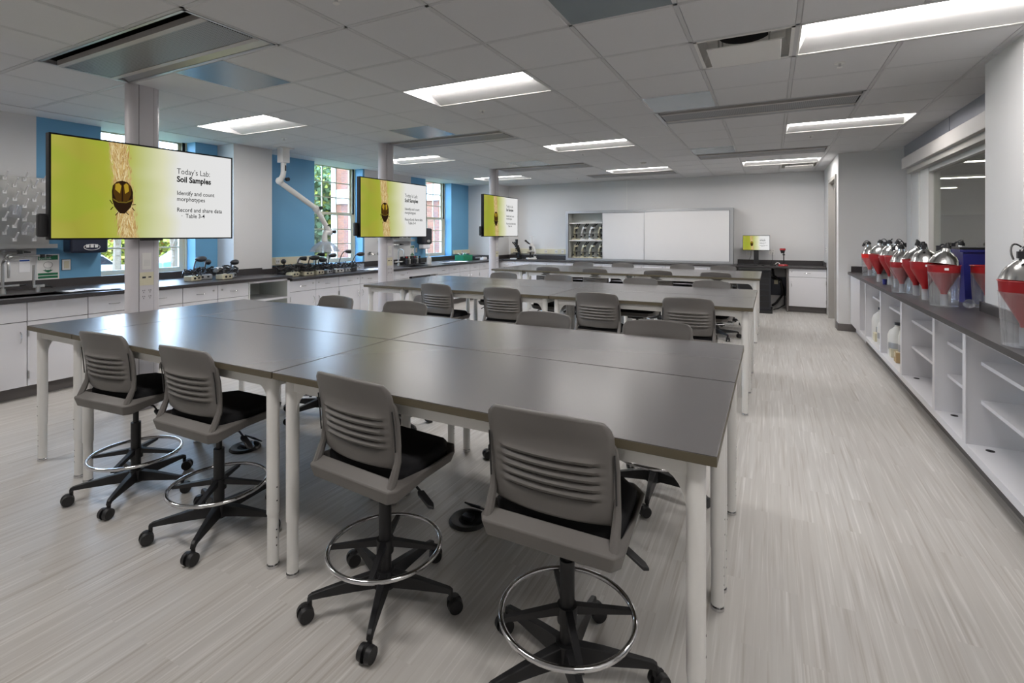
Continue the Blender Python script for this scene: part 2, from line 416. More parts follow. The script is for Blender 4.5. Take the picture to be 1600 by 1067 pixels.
# ------------------------------------------------------------------ ceiling fixtures
def troffer(c, r, label):
    x0, x1, y0, y1 = gx(c)+.012, gx(c+2)-.012, gy(r)+.012, gy(r+1)-.012
    t = thing('ceiling_light', label, 'ceiling light', ((x0+x1)/2,(y0+y1)/2,CZ), 0, 'recessed ceiling lights')
    w, d = (x1-x0)/2, (y1-y0)/2
    h = MB()
    h.add([(-w,-d,0),(w,-d,0),(w,d,0),(-w,d,0),(-w,-d,.14),(w,-d,.14),(w,d,.14),(-w,d,.14)],[(4,5,6,7),(0,1,5,4),(1,2,6,5),(2,3,7,6),(3,0,4,7)])
    h.box(-w,w,-d,-d+.012,-.001,.012).box(-w,w,d-.012,d,-.001,.012).box(-w,-w+.012,-d,d,-.001,.012).box(w-.012,w,-d,d,-.001,.012)
    h.build('housing', WHITE, t)
    e = .05
    # far side: white reflector rising to the lens, near side: lens
    yl = d-.24
    m = MB()
    m.add([(-w+e,yl,.055),(w-e,yl,.055),(w-.012,d-.012,.004),(-w+.012,d-.012,.004)],[(0,1,2,3)])
    m.add([(-w+.012,-d+.012,.004),(-w+e,-d+.07,.06),(-w+e,yl,.06),(-w+.012,d-.012,.004)],[(0,1,2,3)])
    m.add([(w-.012,-d+.012,.004),(w-e,-d+.07,.06),(w-e,yl,.06),(w-.012,d-.012,.004)],[(0,1,2,3)])
    m.add([(-w+.012,-d+.012,.004),(w-.012,-d+.012,.004),(w-e,-d+.07,.05),(-w+e,-d+.07,.05)],[(0,1,2,3)])
    m.build('reflector', GYP, t)
    MB().sh(True).add([(-w+e,-d+.07,.045),(w-e,-d+.07,.045),(w-e,0,.03),(-w+e,0,.03),(w-e,yl,.05),(-w+e,yl,.05)],[(0,1,2,3),(3,2,4,5)]).build('diffuser', LENS, t, fix=False)
    return t
LN = ['left window side, nearest', 'middle', 'aisle side']
rows = {2:'nearest', 7:'second', 12:'farthest', -3:'row above the camera'}
for c, r in LIGHTS:
    k = 'by the windows' if c == -7 else ('over the tables' if c == -2 else 'over the right-hand aisle')
    q = {2:'nearest', 7:'second nearest', 12:'farthest', -3:'just above the camera'}[r]
    troffer(c, r, f'lit recessed ceiling light, {q} in the row {k}')

HOLES = bpy.data.materials.new('perforated_metal'); HOLES.use_nodes = True
def _perf():
    nt = HOLES.node_tree; b = nt.nodes['Principled BSDF']; N = nt.nodes.new; L = nt.links.new
    tc = N('ShaderNodeTexCoord'); vo = N('ShaderNodeTexVoronoi'); vo.inputs['Scale'].default_value = 62; vo.inputs['Randomness'].default_value = 0
    L(tc.outputs['Object'], vo.inputs['Vector'])
    cr = N('ShaderNodeValToRGB'); cr.color_ramp.elements[0].position = .28; cr.color_ramp.elements[1].position = .36
    cr.color_ramp.elements[0].color = (.02,.02,.022,1); cr.color_ramp.elements[1].color = (.27,.275,.285,1)
    L(vo.outputs['Distance'], cr.inputs[0]); L(cr.outputs[0], b.inputs['Base Color'])
    b.inputs['Roughness'].default_value = .5; b.inputs['Metallic'].default_value = .15
_perf()
BL = ['over the near left tables','over the middle left tables','over the right side, nearer of two','at the far left near third screen','over the right side, farther of two','along the back wall above the whiteboard cabinet']
for (c, r), lb in zip(BEAMS, BL):
    x0, x1, y0, y1 = gx(c)+.012, gx(c+3)-.012, gy(r)+.012, gy(r+1)-.012
    t = thing('chilled_beam', 'long perforated metal cooling panel recessed in ceiling '+lb, 'air vent', ((x0+x1)/2,(y0+y1)/2,CZ), 0, 'chilled beams in the ceiling')
    w, d = (x1-x0)/2, (y1-y0)/2; H = .16
    MB().add([(-w,-d,0),(w,-d,0),(w,d,0),(-w,d,0),(-w,-d,H),(w,-d,H),(w,d,H),(-w,d,H)],[(4,5,6,7),(0,1,5,4),(1,2,6,5),(2,3,7,6),(3,0,4,7)]).build('housing', VOID, t)
    MB().add([(-w,-d,0),(w,-d,0),(w,-d,.05),(-w,-d,.05)],[(0,1,2,3)]).box(-w,w,-d,-d+.018,-.004,.006).box(-w,w,d-.018,d,-.004,.006).box(-w,-w+.018,-d,d,-.004,.006).box(w-.018,w,-d,d,-.004,.006).build('frame', DULL, t)
    MB().add([(-w+.02,d-.12,.05),(w-.02,d-.12,.05),(w-.02,d-.018,.0),(-w+.02,d-.018,.0)],[(0,1,2,3)]).build('deflector', DULL, t)
    MB().box(-w+.03,w-.03,-d+.125,d-.125,-.004,.012).build('perforated_panel', HOLES, t)
    for s in (-1, 1):
        MB().box(-w+.02,w-.02,s*(d-.125)-.02,s*(d-.125)+.02,-.007,.03).build('rail', FASCIA, t)
PLB = ['beside the nearest left cooling panel','near the top edge of photo','between middle left cooling panel and near light','before nearer right cooling panel','before far left cooling panel','before farther right cooling panel']
for (c, r), lb in zip(PANELS, PLB):
    tag(MB().box(gx(c)+.012,gx(c+1)-.012,gy(r)+.012,gy(r+1)-.012,CZ-.001,CZ+.02).build('access_panel', GPANEL, loc=(gx(c+.5),gy(r+.5),CZ)), 'square grey metal ceiling panel '+lb, 'ceiling panel', 'grey metal ceiling panels')
for (c, r), lb in zip(VENTS, ['square white ceiling vent with hanging plate beside the big right light','small white ceiling vent beside the farthest right light']):
    t = thing('ceiling_vent', lb, 'air vent', (gx(c+.5),gy(r+.5),CZ), 0, 'ceiling vents'); d = TS/2-.012
    MB().add([(-d,-d,0),(d,-d,0),(d,d,0),(-d,d,0),(-d+.04,-d+.04,.13),(d-.04,-d+.04,.13),(d-.04,d-.04,.13),(-d+.04,d-.04,.13)],[(4,5,6,7),(0,1,5,4),(1,2,6,5),(2,3,7,6),(3,0,4,7)]).box(-d,d,-d,-d+.02,-.002,.01).box(-d,d,d-.02,d,-.002,.01).box(-d,-d+.02,-d,d,-.002,.01).box(d-.02,d,-d,d,-.002,.01).build('frame', WHITE, t)
    MB().lathe([(.0,.1),(.16,.1),(.16,.128)],28).build('collar', VOID, t)
    MB().box(-.22,.22,-.205,.205,-.036,-.026).build('plate', WHITE, t, bevel=.003)
    for sx in (-1,1):
        for sy in (-1,1): MB().cyl((sx*.15,sy*.15,-.026),(sx*.15,sy*.15,.13),.006,n=6).build('hanger', STEEL, t)
SP = [(-1.5,3.5,'beside nearest middle light'),(3.5,3.5,'beside nearest right light'),(-1.5,8.5,'beside second middle light'),(3.5,8.5,'beside second right light'),(-6.5,3.6,'beside nearest window light'),(-6.6,8.4,'beside second window light'),(2.5,13.5,'beside the farthest right light'),(-3.5,13.6,'near farthest window light'),(-.6,-.5,'at the top edge of the photo')]
for c, r, lb in SP:
    t = thing('sprinkler', 'small white sprinkler head in the ceiling '+lb, 'sprinkler', (gx(c),gy(r),CZ), 0, 'sprinkler heads')
    MB().lathe([(.0,-.004),(.034,-.004),(.036,0.0)],20).build('escutcheon', WHITE, t)
    MB().cyl((0,0,0),(0,0,-.03),.009,n=10).build('body', CHROME, t)
    MB().lathe([(0,-.036),(.016,-.036),(.018,-.033),(.016,-.03),(0,-.03)],14).build('deflector', WHITE, t)
t = thing('smoke_detector', 'flat round white detector on the ceiling before the farthest middle light', 'smoke detector', (gx(-.5),gy(10.8),CZ))
MB().lathe([(.0,-.04),(.035,-.04),(.05,-.025),(.06,-.02),(.06,0)],24).build('housing', WHITE, t)

# ------------------------------------------------------------------ power poles and screens
def obround(rx, ry, n=10):
    """outline of a vertical pole: flat faces along y, round ends"""
    p = []; a = ry-rx
    for i in range(n+1): p.append((rx*math.cos(PI*i/n), a+rx*math.sin(PI*i/n)))
    for i in range(n+1): p.append((-rx*math.cos(PI*i/n), -a-rx*math.sin(PI*i/n)))
    return p
def pole(y, label):
    x = -4.785; t = thing('power_pole', label, 'power pole', (x,y,0), 0, 'floor to ceiling power poles')
    m = MB().sh(True).prism(obround(.065,.125), 0, CZ); b = m.build('shaft', POLE, t)
    MB().box(.065,.07,-.055,.055,.01,CZ).build('cover', POLE, t, bevel=.002)
    MB().box(.0645,.0655,-.058,.058,.01,CZ).build('seam', DARK, t)
    m = MB().box(.07,.074,-.035,.035,1.19,1.33)
    m.m(1)
    for i in range(5):
        for j in range(5): m.box(.074,.0745,-.02+i*.01-.002,-.02+i*.01+.002,1.225+j*.01-.002,1.225+j*.01+.002)
    m.build('speaker_plate', [WHITE, DULL], t)
    m = MB().box(.07,.073,-.053,.053,1.055,1.165).m(1).box(.073,.0745,-.035,-.008,1.115,1.13).m(2).box(.073,.0745,.012,.034,1.118,1.128)
    m.build('data_plate', [CREAM, NAVY, DARK], t)
    m = MB().box(.07,.073,-.053,.053,.92,1.05).m(1)
    for sy in (-.024,.024):
        for zz in (.955,1.005):
            for dy, dz in ((-.007,.006),(.007,.006),(0,-.01)): m.box(.073,.0742,sy+dy-.002,sy+dy+.002,zz+dz-.005,zz+dz+.005)
    m.build('outlet_plate', [POLE, BLACK], t)
    return t
PY = [2.345, 5.40, 8.47]
for y, lb in zip(PY, ['white power pole carrying the nearest, largest screen','white power pole carrying the middle screen','white power pole carrying the farthest small screen']): pole(y, lb)

EX = 0.0
SCR = .25
def screen_mat():
    m = bpy.data.materials.new('screen_picture'); m.use_nodes = True; nt = m.node_tree
    nt.nodes.remove(nt.nodes['Principled BSDF']); N = nt.nodes.new; L = nt.links.new
    tc = N('ShaderNodeTexCoord'); sp = N('ShaderNodeSeparateXYZ'); L(tc.outputs['Generated'], sp.inputs[0])
    def math_(op, a, b=None):
        n = N('ShaderNodeMath'); n.operation = op
        for k, q in ((0,a),(1,b)):
            if q is None: continue
            if isinstance(q,(int,float)): n.inputs[k].default_value = q
            else: L(q, n.inputs[k])
        return n.outputs[0]
    no = N('ShaderNodeTexNoise'); no.inputs['Scale'].default_value = 3.2; no.inputs['Detail'].default_value = 1; L(tc.outputs['Generated'], no.inputs['Vector'])
    t = math_('ADD', sp.outputs['Y'], math_('MULTIPLY', math_('SUBTRACT', no.outputs['Fac'], .5), .13))
    cr = N('ShaderNodeValToRGB'); L(t, cr.inputs[0]); e = cr.color_ramp.elements
    stops = [(0.0,'#aba94a'),(.12,'#a09e3e'),(.25,'#a6a93d'),(.36,'#b3b758'),(.46,'#c6ca92'),(.56,'#dcdcb8'),(.66,'#e6e6e4'),(1.0,'#e8e8e8')]
    e[0].position = 0; e[0].color = lin(stops[0][1]); e[1].position = 1; e[1].color = lin(stops[-1][1])
    for p, h in stops[1:-1]: q = e.new(p); q.color = lin(h)
    # green blotches on the left part
    n2 = N('ShaderNodeTexNoise'); n2.inputs['Scale'].default_value = 4.5; n2.inputs['Detail'].default_value = 0; L(tc.outputs['Generated'], n2.inputs['Vector'])
    mk = N('ShaderNodeMapRange'); mk.inputs['From Min'].default_value = .5; mk.inputs['From Max'].default_value = .7; L(n2.outputs['Fac'], mk.inputs['Value'])
    fd = N('ShaderNodeMapRange'); fd.inputs['From Min'].default_value = .5; fd.inputs['From Max'].default_value = .2; L(sp.outputs['Y'], fd.inputs['Value'])
    mx = N('ShaderNodeMix'); mx.data_type = 'RGBA'; L(math_('MULTIPLY', mk.outputs[0], math_('MULTIPLY', fd.outputs[0], .4)), mx.inputs[0]); L(cr.outputs[0], mx.inputs[6]); mx.inputs[7].default_value = lin('#93aa34')
    # grass stem: a slightly slanting furry band
    cx = math_('ADD', .336, math_('MULTIPLY', math_('SUBTRACT', .5, sp.outputs['Z']), .055))
    d = math_('ABSOLUTE', math_('SUBTRACT', sp.outputs['Y'], cx))
    mp = N('ShaderNodeMapping'); mp.inputs['Scale'].default_value = (1, 95, 13); L(tc.outputs['Generated'], mp.inputs[0])
    n3 = N('ShaderNodeTexNoise'); n3.inputs['Scale'].default_value = 1; n3.inputs['Detail'].default_value = 5; L(mp.outputs[0], n3.inputs['Vector'])
    dd = math_('ADD', d, math_('MULTIPLY', math_('SUBTRACT', n3.outputs['Fac'], .5), .09))
    band = N('ShaderNodeMapRange'); band.inputs['From Min'].default_value = .056; band.inputs['From Max'].default_value = .036; L(dd, band.inputs['Value'])
    c3 = N('ShaderNodeValToRGB'); L(n3.outputs['Fac'], c3.inputs[0]); c3.color_ramp.elements[0].position = .3; c3.color_ramp.elements[0].color = lin('#a97f45'); c3.color_ramp.elements[1].position = .65; c3.color_ramp.elements[1].color = lin('#ddc993')
    m2 = N('ShaderNodeMix'); m2.data_type = 'RGBA'; L(band.outputs[0], m2.inputs[0]); L(mx.outputs[2], m2.inputs[6]); L(c3.outputs[0], m2.inputs[7])
    em = N('ShaderNodeEmission'); em.inputs['Strength'].default_value = SCR; L(m2.outputs[2], em.inputs['Color'])
    L(em.outputs[0], nt.nodes['Material Output'].inputs['Surface']); return m
PICT = screen_mat()
BEET = mat('beetle_shell','#3a2a12',.25,.2,var=.25,scale=60); BEETG = emis('beetle_gold','#b5962e',SCR*.9); BEETD = emis('beetle_dark','#2a1c12',SCR); BEETM = emis('beetle_brown','#4d3514',SCR)
GRS = [emis('grass_light','#e3d3a2',SCR), emis('grass_mid','#c9ab6c',SCR), emis('grass_dark','#a98550',SCR)]
INK = emis('screen_ink','#111111',SCR)
def text(body, size, width, x, y, z, parent, bold=0, ink=None):
    cu = bpy.data.curves.new('screen_text','FONT'); cu.body = body; cu.size = size; cu.offset = bold; cu.materials.append(ink or INK)
    cu.space_line = 1.0; cu.resolution_u = 3
    tmp = bpy.data.objects.new('tmp', cu); col.objects.link(tmp)
    me = bpy.data.meshes.new_from_object(tmp.evaluated_get(bpy.context.evaluated_depsgraph_get()))
    bpy.data.objects.remove(tmp); bpy.data.curves.remove(cu)
    w = max(v.co.x for v in me.vertices)-min(v.co.x for v in me.vertices)
    k = width/w if width else 1
    for v in me.vertices: v.co = (0, v.co.x*k, v.co.y)
    o = bpy.data.objects.new('screen_text', me); col.objects.link(o); o.parent = parent
    o.location = (x,y,z); return o
def slide(parent, x, W, H):
    """beetle and words; local y runs 0..W, z 0..H"""
    k = W/1.345
    def P(t, h): return (x, t*W, h*H)
    cy, cz = .332, .435
    def blob(pts, m, nm, lift):
        MB().add([(x+lift, p[0]*W, p[1]*H) for p in pts],[tuple(range(len(pts)))]).build(nm, m, parent, fix=False)
    def ell(y0, z0, ry, rz, a0=0, a1=360, n=28):
        return [(y0+ry*math.cos(R(a0+(a1-a0)*i/n)), z0+rz*math.sin(R(a0+(a1-a0)*i/n))) for i in range(n)]
    # furry bristles of the grass head above and below the beetle
    rnd = random.Random(11); m = MB()
    for i in range(420):
        h = rnd.choice((rnd.uniform(.55,.985), rnd.uniform(.015,.30), rnd.uniform(.02,.97)))
        sd = rnd.choice((-1,1)); w0 = .036+.012*abs(h-.5)
        c = .336+(.5-h)*.055 + sd*rnd.uniform(0,1)*w0; L_ = rnd.uniform(.05,.11); dx = sd*rnd.uniform(.002,.016); th = rnd.uniform(.0012,.0026)
        h2 = min(.988, h+L_) if h > .5 else max(.012, h-L_)
        m.m(rnd.randrange(3)).add([(x+.0006, (c-th)*W, h*H), (x+.0006, (c+th)*W, h*H), (x+.0006, (c+dx)*W, h2*H)], [(0,1,2)])
    m.build('grass_bristles', GRS, parent, fix=False)
    body = [(cy-.047,.55),(cy-.052,.49),(cy-.05,.40),(cy-.04,.335),(cy-.025,.295),(cy-.012,.268),(cy+.012,.266),(cy+.026,.295),(cy+.044,.335),(cy+.054,.40),(cy+.055,.49),(cy+.046,.55),(cy+.028,.59),(cy,.605),(cy-.028,.59)]
    blob(body, BEETD, 'beetle_body', .001)
    blob([(cy-.042,.56),(cy-.044,.47),(cy-.03,.40),(cy-.004,.385),(cy-.002,.56),(cy-.02,.59)], BEETM, 'beetle_wing', .0014)
    blob([(cy+.004,.56),(cy+.004,.385),(cy+.03,.40),(cy+.045,.47),(cy+.042,.56),(cy+.02,.59)], BEETM, 'beetle_wing', .0014)
    blob([(cy-.034,.565),(cy-.036,.51),(cy-.012,.47),(cy-.005,.55),(cy-.016,.575)], BEETG, 'beetle_sheen', .0018)
    blob([(cy+.008,.56),(cy+.014,.47),(cy+.034,.50),(cy+.03,.565),(cy+.02,.58)], BEETG, 'beetle_sheen', .0018)
    blob([(cy-.047,.42),(cy-.045,.40),(cy-.02,.375),(cy+.02,.375),(cy+.05,.40),(cy+.05,.42),(cy+.02,.388),(cy-.02,.388)], emis('beetle_olive','#6b5a22',SCR), 'beetle_band', .0019)
    m = MB()
    for (a, b) in (((cy-.048,.36),(cy-.062,.40)),((cy-.046,.33),(cy-.058,.30)),((cy+.05,.36),(cy+.068,.365)),((cy+.05,.33),(cy+.062,.30)),((cy-.02,.28),(cy-.034,.245)),((cy+.018,.28),(cy+.032,.255))):
        m.tube([(x+.001,a[0]*W,a[1]*H),(x+.001,b[0]*W,b[1]*H)], .003*k, 5)
    m.build('beetle_legs', BEETD, parent)
    y = .632*W; q = .068*k
    text("Today\u2019s Lab:", q, .282*k, x+.001, y, .735*H, parent)
    text("Soil Samples", q, .292*k, x+.001, y, .645*H, parent, .0022*k)
    text("Identify and count\nmorphotypes", .051*k, .322*k, x+.001, y, .497*H, parent, .0005*k)
    text("Record and share data\n   \u00b7  Table 3-4", .051*k, .392*k, x+.001, y, .307*H, parent, .0005*k)
def tv(yc, label):
    W, H = 1.375, .775; x = -4.6; z0 = 1.447
    t = thing('wall_screen', label, 'screen', (x, yc-W/2, z0), 0, 'screens on the power poles')
    MB().box(-.055,-.006,.0,W,0,H).build('casing', BEZEL, t, bevel=.004)
    m = MB(); b = .012
    m.box(-.006,.002,0,W,0,b).box(-.006,.002,0,W,H-b,H).box(-.006,.002,0,b,b,H-b).box(-.006,.002,W-b,W,b,H-b).build('bezel', BEZEL, t)
    s = MB().box(-.004,.0,b,W-b,b,H-b).build('display', PICT, t)
    slide(s, .0005, W, H)
    MB().box(-.125,-.055,W/2-.12,W/2+.12,.2,.6).build('bracket', BLACK, t)
    MB().box(-.075,-.03,-.05,.03,.02,.19).build('side_box', BLACK, t, bevel=.015, seg=3)
    MB().box(-.03,.0,W/2-.09,W/2+.07,-.012,0).build('sensor', BLACK, t)
for y, lb in zip([2.343,5.40,8.455], ['nearest and largest screen, on the pole left of the near tables','middle screen, on the pole by the second table island','farthest and smallest pole screen, near the back left corner']): tv(y, lb)
# ------------------------------------------------------------------ tables
TH = .89
def make_table(name, L, D, label, group):
    """origin at the floor under the centre, long side along x"""
    t = thing(name, label, 'table', (0,0,0), 0, group)
    a, b = L/2-.004, D/2-.004
    top = MB().box(-a,a,-b,b,TH-.003,TH).m(1).box(-a,a,-b,b,TH-.03,TH-.0031).build('tabletop', [TOP, EDGE], t, bevel=.002)
    xs, ys = a-.06, b-.055
    m = MB(); z0, z1 = TH-.085, TH-.03
    for s in (-1,1):
        m.box(-xs,xs,s*ys-.013,s*ys+.013,z0,z1).box(s*xs-.013,s*xs+.013,-ys,ys,z0,z1)
    m.build('frame', WHITE, t, bevel=.003)
    for sx in (-1,1):
        for sy in (-1,1):
            cx, cy = sx*xs, sy*ys
            m = MB().cyl((cx,cy,.24),(cx,cy,TH-.03),.027,n=20).m(0).cyl((cx,cy,.018),(cx,cy,.24),.0238,n=20)
            m.m(1)
            for zz in (.30,.36,.10,.135,.17): m.cyl((cx,cy-sy*.0,zz),(cx+(.0275 if zz>.24 else .0243)*sx,cy,zz),.0035,n=6)
            lg = m.build('leg', [WHITE, BLACK], t)
            MB().cyl((cx,cy,0),(cx,cy,.012),.026,n=20).cyl((cx,cy,.012),(cx,cy,.02),.019,n=16).build('glide', CHROME, lg)
            g = MB(); pts = [(0,TH-.085),(-sx*.10,TH-.085)] + [(-sx*(.10-.075*math.sin(PI/2*i/6)), TH-.085-.12*(1-math.cos(PI/2*i/6))) for i in range(1,7)]
            g.prism([(cx+p[0],p[1]) for p in pts]+[(cx,TH-.205)], cy-.003, cy+.003, 'y')
            g.build('gusset', WHITE, t)
    return t
SEAMX = -1.917; XR_T = -.124; XL_T = -3.71
lw = XR_T-SEAMX
row_t = make_table('lab_table', lw, .762, '', 'lab tables pushed together in islands')
end_t = make_table('lab_table', 1.524, .61, '', 'lab tables pushed together in islands')
ISL = ['nearest island','middle island','far island']
first = True
for k, yo in enumerate((1.437, 4.475, 7.545)):
    for i, (x, xn) in enumerate((((SEAMX+XR_T)/2,'aisle half'),((XL_T+SEAMX)/2,'window half'))):
        for j, jn in enumerate(('camera side','back side')):
            lb = f'dark grey white-legged lab table, {jn}, {xn} of the {ISL[k]}'
            if k == 0 and i == 0 and j == 0: row_t.location = (x, yo+.381, 0); row_t['label'] = lb
            else: dup(row_t, (x, yo+.381+.762*j, 0), 0, lb)
    lb = f'lab table set crosswise at the power pole end of the {ISL[k]}'
    p = (XL_T-.305, yo+.762, 0)
    if k == 0: end_t.location = p; end_t.rotation_euler = (0,0,PI/2); end_t['label'] = lb
    else: dup(end_t, p, PI/2, lb)

# ------------------------------------------------------------------ swivel lab stools
def make_stool():
    t = thing('lab_stool', '', 'stool', (0,0,0), 0, 'grey swivel lab stools around the tables')
    # seat shell: a shallow tray turned up at the rear
    def outline(zz, grow):
        w0, w1, yr, yf = .224+grow, .208+grow, -.185-grow, .225+grow
        return [(-w0+.02,yr),(-w0,yr+.03),(-w0+.004,.0),(-w1,yf-.06),(-w1+.05,yf),(w1-.05,yf),(w1,yf-.06),(w0-.004,.0),(w0,yr+.03),(w0-.02,yr)]
    m = MB(); A = outline(0,-.045); B = outline(0,0); C = outline(0,.012); n = len(A)
    rear = [.0]*n
    q_ = lambda p: (-.018 if p[1] < -.1 else 0)
    v = [(p[0],p[1],.535+q_(p)) for p in A] + [(p[0],p[1],.548+q_(p)*1.3) for p in B] + [(p[0],p[1],.588+(-.014 if p[1]<-.1 else 0)) for p in C] + [(p[0]*(.955 if p[1]>-.1 else .93),p[1]*(.76 if p[1]<0 else .96),.590+(.010 if p[1]<-.1 else 0)) for p in C] + [(p[0]*.94,p[1]*(.72 if p[1]<0 else .94),.576) for p in B]
    f = [tuple(reversed(range(n)))]
    for q in range(4): f += [(q*n+i, q*n+(i+1)%n, (q+1)*n+(i+1)%n, (q+1)*n+i) for i in range(n)]
    f.append(tuple(4*n+i for i in range(n)))
    m.sh(True).add(v, f).build('seat_shell', SHELL, t, bevel=.004)
    sq = lambda o: [(p[0],(p[1]*.70 if p[1]<0 else p[1])) for p in o]
    A = sq(outline(0,-.022)); B = sq(outline(0,-.012)); C = sq(outline(0,-.035))
    v = [(p[0],p[1],.57) for p in B]+[(p[0],p[1],.605) for p in B]+[(p[0],p[1],.618) for p in A]+[(p[0],p[1],.624) for p in C]
    f = [(q*n+i, q*n+(i+1)%n, (q+1)*n+(i+1)%n, (q+1)*n+i) for q in range(3) for i in range(n)] + [tuple(reversed(range(n))), tuple(3*n+i for i in range(n))]
    MB().sh(True).add(v, f).build('seat_cushion', CUSH, t, bevel=.004)
    # backrest: curved panel with five slots and louvre-like slats
    m = MB().sh(True); nx = 20; W = .207
    zs = [.627,.634,.650,.672]
    slot = []
    z = .694
    for i in range(5): zs += [z, z+.004, z+.011, z+.017, z+.021]; slot.append(len(zs)-5); z += .0275
    zs += [.838,.87,.90,.922,.936,.944]
    def yb(u, zz, off):
        rec = -.155-.045*(max(zz,.63)-.64)/.30-.02*max(0,(zz-.86)/.08)**1.5*.6
        return rec + .034*(abs(u)**2.0) + off
    def wd(zz):
        w = W
        if zz > .90: w = W - .028*((zz-.90)/.044)**2.2
        if zz < .645: w = W-.02*((.645-zz)/.018)**2
        return w
    offs = {}
    for i in slot: offs[i] = 0.002; offs[i+1] = .004; offs[i+2] = -.005; offs[i+3] = -.010; offs[i+4] = -.006
    idx = {}
    vv = []
    for r, zz in enumerate(zs):
        for c in range(nx+1):
            u = -1+2*c/nx; inside = abs(u) < .74
            o = offs.get(r,0)*(1 if inside else 0)
            zt = zz + (.012*(1-abs(u)**2) if zz > .93 else 0)
            vv.append((u*wd(zz), yb(u,zz,o), zt))
    ff = []
    for r in range(len(zs)-1):
        for c in range(nx):
            u = -1+2*(c+.5)/nx
            if r in slot and abs(u) < .74: continue
            a = r*(nx+1)+c; ff.append((a,a+1,a+nx+2,a+nx+1))
    m.add(vv, ff).build('backrest', SHELL, t, solid=.011)
    for s in (-1,1):
        pts = [(s*.207,-.170,.575),(s*.207,-.150,.62),(s*.207,-.134,.66),(s*.207,-.131,.72),(s*.207,-.137,.80),(s*.205,-.148,.86),(s*.203,-.155,.875)]
        mm = MB().tube(pts, [.016,.015,.013,.0105,.010,.009,.005], 8)
        mm.m(1).tube([(s*.2085+s*.0,-.1475,.70),(s*.2085,-.1555,.80),(s*.207,-.163,.85)], .0028, 5)
        mm.build('back_upright', [SHELL, BLACK], t)
    MB().box(-.09,.09,-.11,.12,.505,.54).box(-.05,.05,-.06,.06,.49,.51).build('seat_mechanism', BLACK, t, bevel=.006)
    lv = MB().tube([(.06,.0,.515),(.16,.0,.512),(.20,-.01,.50)], .005, 6).build('height_lever', BLACK, t)
    m = MB().sh(True); m.add([(.195,-.02,.505),(.205,-.028,.50),(.26,-.03,.468),(.275,-.015,.462),(.26,0,.468),(.205,.005,.50),(.195,-.02,.495),(.205,-.028,.49),(.26,-.03,.456),(.275,-.015,.452),(.26,0,.456),(.205,.005,.49)],
        [(0,1,2,3,4,5),(11,10,9,8,7,6)]+[(i,(i+1)%6,6+(i+1)%6,6+i) for i in range(6)]).build('paddle', BLACK, lv, bevel=.003)
    MB().cyl((0,0,.115),(0,0,.40),.025,n=18).cyl((0,0,.40),(0,0,.5),.014,n=14).cyl((0,0,.06),(0,0,.12),.03,n=18).build('gas_lift', BLACK, t)
    rg = MB().torus((0,0,.222),.2225,.0095,56,10).build('foot_ring', CHROME, t)
    m = MB().cyl((0,0,.195),(0,0,.25),.034,n=18)
    m.build('ring_collar', BLACK, rg)
    for i in range(4):
        a = R(32+i*90); d = Vector((math.cos(a),math.sin(a),0)); p = Vector((-d.y,d.x,0))
        m = MB()
        q0 = d*.03+Vector((0,0,.235)); q1 = d*.2215+Vector((0,0,.212))
        v = []
        for q, h, w in ((q0,.028,.012),(q1,.014,.009)):
            for (sa, sb) in ((-1,-1),(1,-1),(1,1),(-1,1)): v.append(q + p*(w*sa) + Vector((0,0,h/2*sb)))
        m.add(v,[(0,1,2,3),(7,6,5,4),(0,4,5,1),(1,5,6,2),(2,6,7,3),(3,7,4,0)]).build('ring_spoke', BLACK, rg)
    MB().cyl((0,0,.062),(0,0,.128),.046,.038,n=20).build('base_hub', BLACK, t)
    for i in range(5):
        a = R(18+i*72); d = Vector((math.cos(a),math.sin(a),0)); p = Vector((-d.y,d.x,0))
        st = [(.03,.068,.125,.026),(.12,.074,.118,.022),(.24,.078,.103,.016),(.278,.078,.098,.014),(.292,.066,.09,.012)]
        v = []
        for rr, zb, zt, w in st:
            for (sa, zz, k) in ((-1,zb,1),(1,zb,1),(1,zt,.62),(-1,zt,.62)): v.append(d*rr + p*(w*sa*k) + Vector((0,0,zz)))
        f = [(0,1,2,3),(19,18,17,16)]
        for q in range(4):
            for j in range(4): f.append((q*4+j, (q+1)*4+j, (q+1)*4+(j+1)%4, q*4+(j+1)%4))
        arm = MB().add(v, f).build('base_arm', BLACK, t, bevel=.003)
        c = d*.285; ca = a + R([35,-50,80,15,-25][i]); wd_ = Vector((math.cos(ca),math.sin(ca),0)); wp = Vector((-wd_.y,wd_.x,0))
        o = c + wd_*.016
        m = MB().cyl(c+Vector((0,0,.05)), c+Vector((0,0,.082)), .009, n=10)
        for s in (-1,1): m.sh(False).cyl(o+wp*(s*.007)+Vector((0,0,.03)), o+wp*(s*.026)+Vector((0,0,.03)), .03, .027, n=20)
        m.obox(o+Vector((0,0,.045)), .03, .013, .03, Matrix.Rotation(ca,3,'Z'))
        m.build('caster', BLACK, arm)
    return t
stool = make_stool()
ST = []
near = [(-.605,1.575,0,3),(-1.395,1.565,-5,0),(-2.49,1.57,1,0),(-3.27,1.56,5,2)]
for k, dy in enumerate((0, 3.045, 6.21)):
    xs = [(-.605,-1.395,-2.49,-3.27),(-.634,-1.42,-2.43,-3.23),(-.69,-1.505,-2.467,-3.28)][k]
    for i, x in enumerate(xs):
        rz = [near[i][2],[3,-2,2,-3][i],[-2,3,-1,2][i]][k]
        ST.append((x, 1.57+dy, rz, k, 'camera side', i))
    ys = [2.955, 5.965, 9.02][k]
    xs = [(-.605,-1.385,-2.56,-3.33),(-.615,-1.41,-2.50,-3.30),(-.711,-1.394,-2.436,-3.215)][k]
    for i, x in enumerate(xs):
        ST.append((x, ys, 180+[(5,-3,4,-2),(-3,2,-4,3),(2,-2,3,0)][k][i], k, 'far side', i))
first = True
ORD = ['first','second','third','fourth']
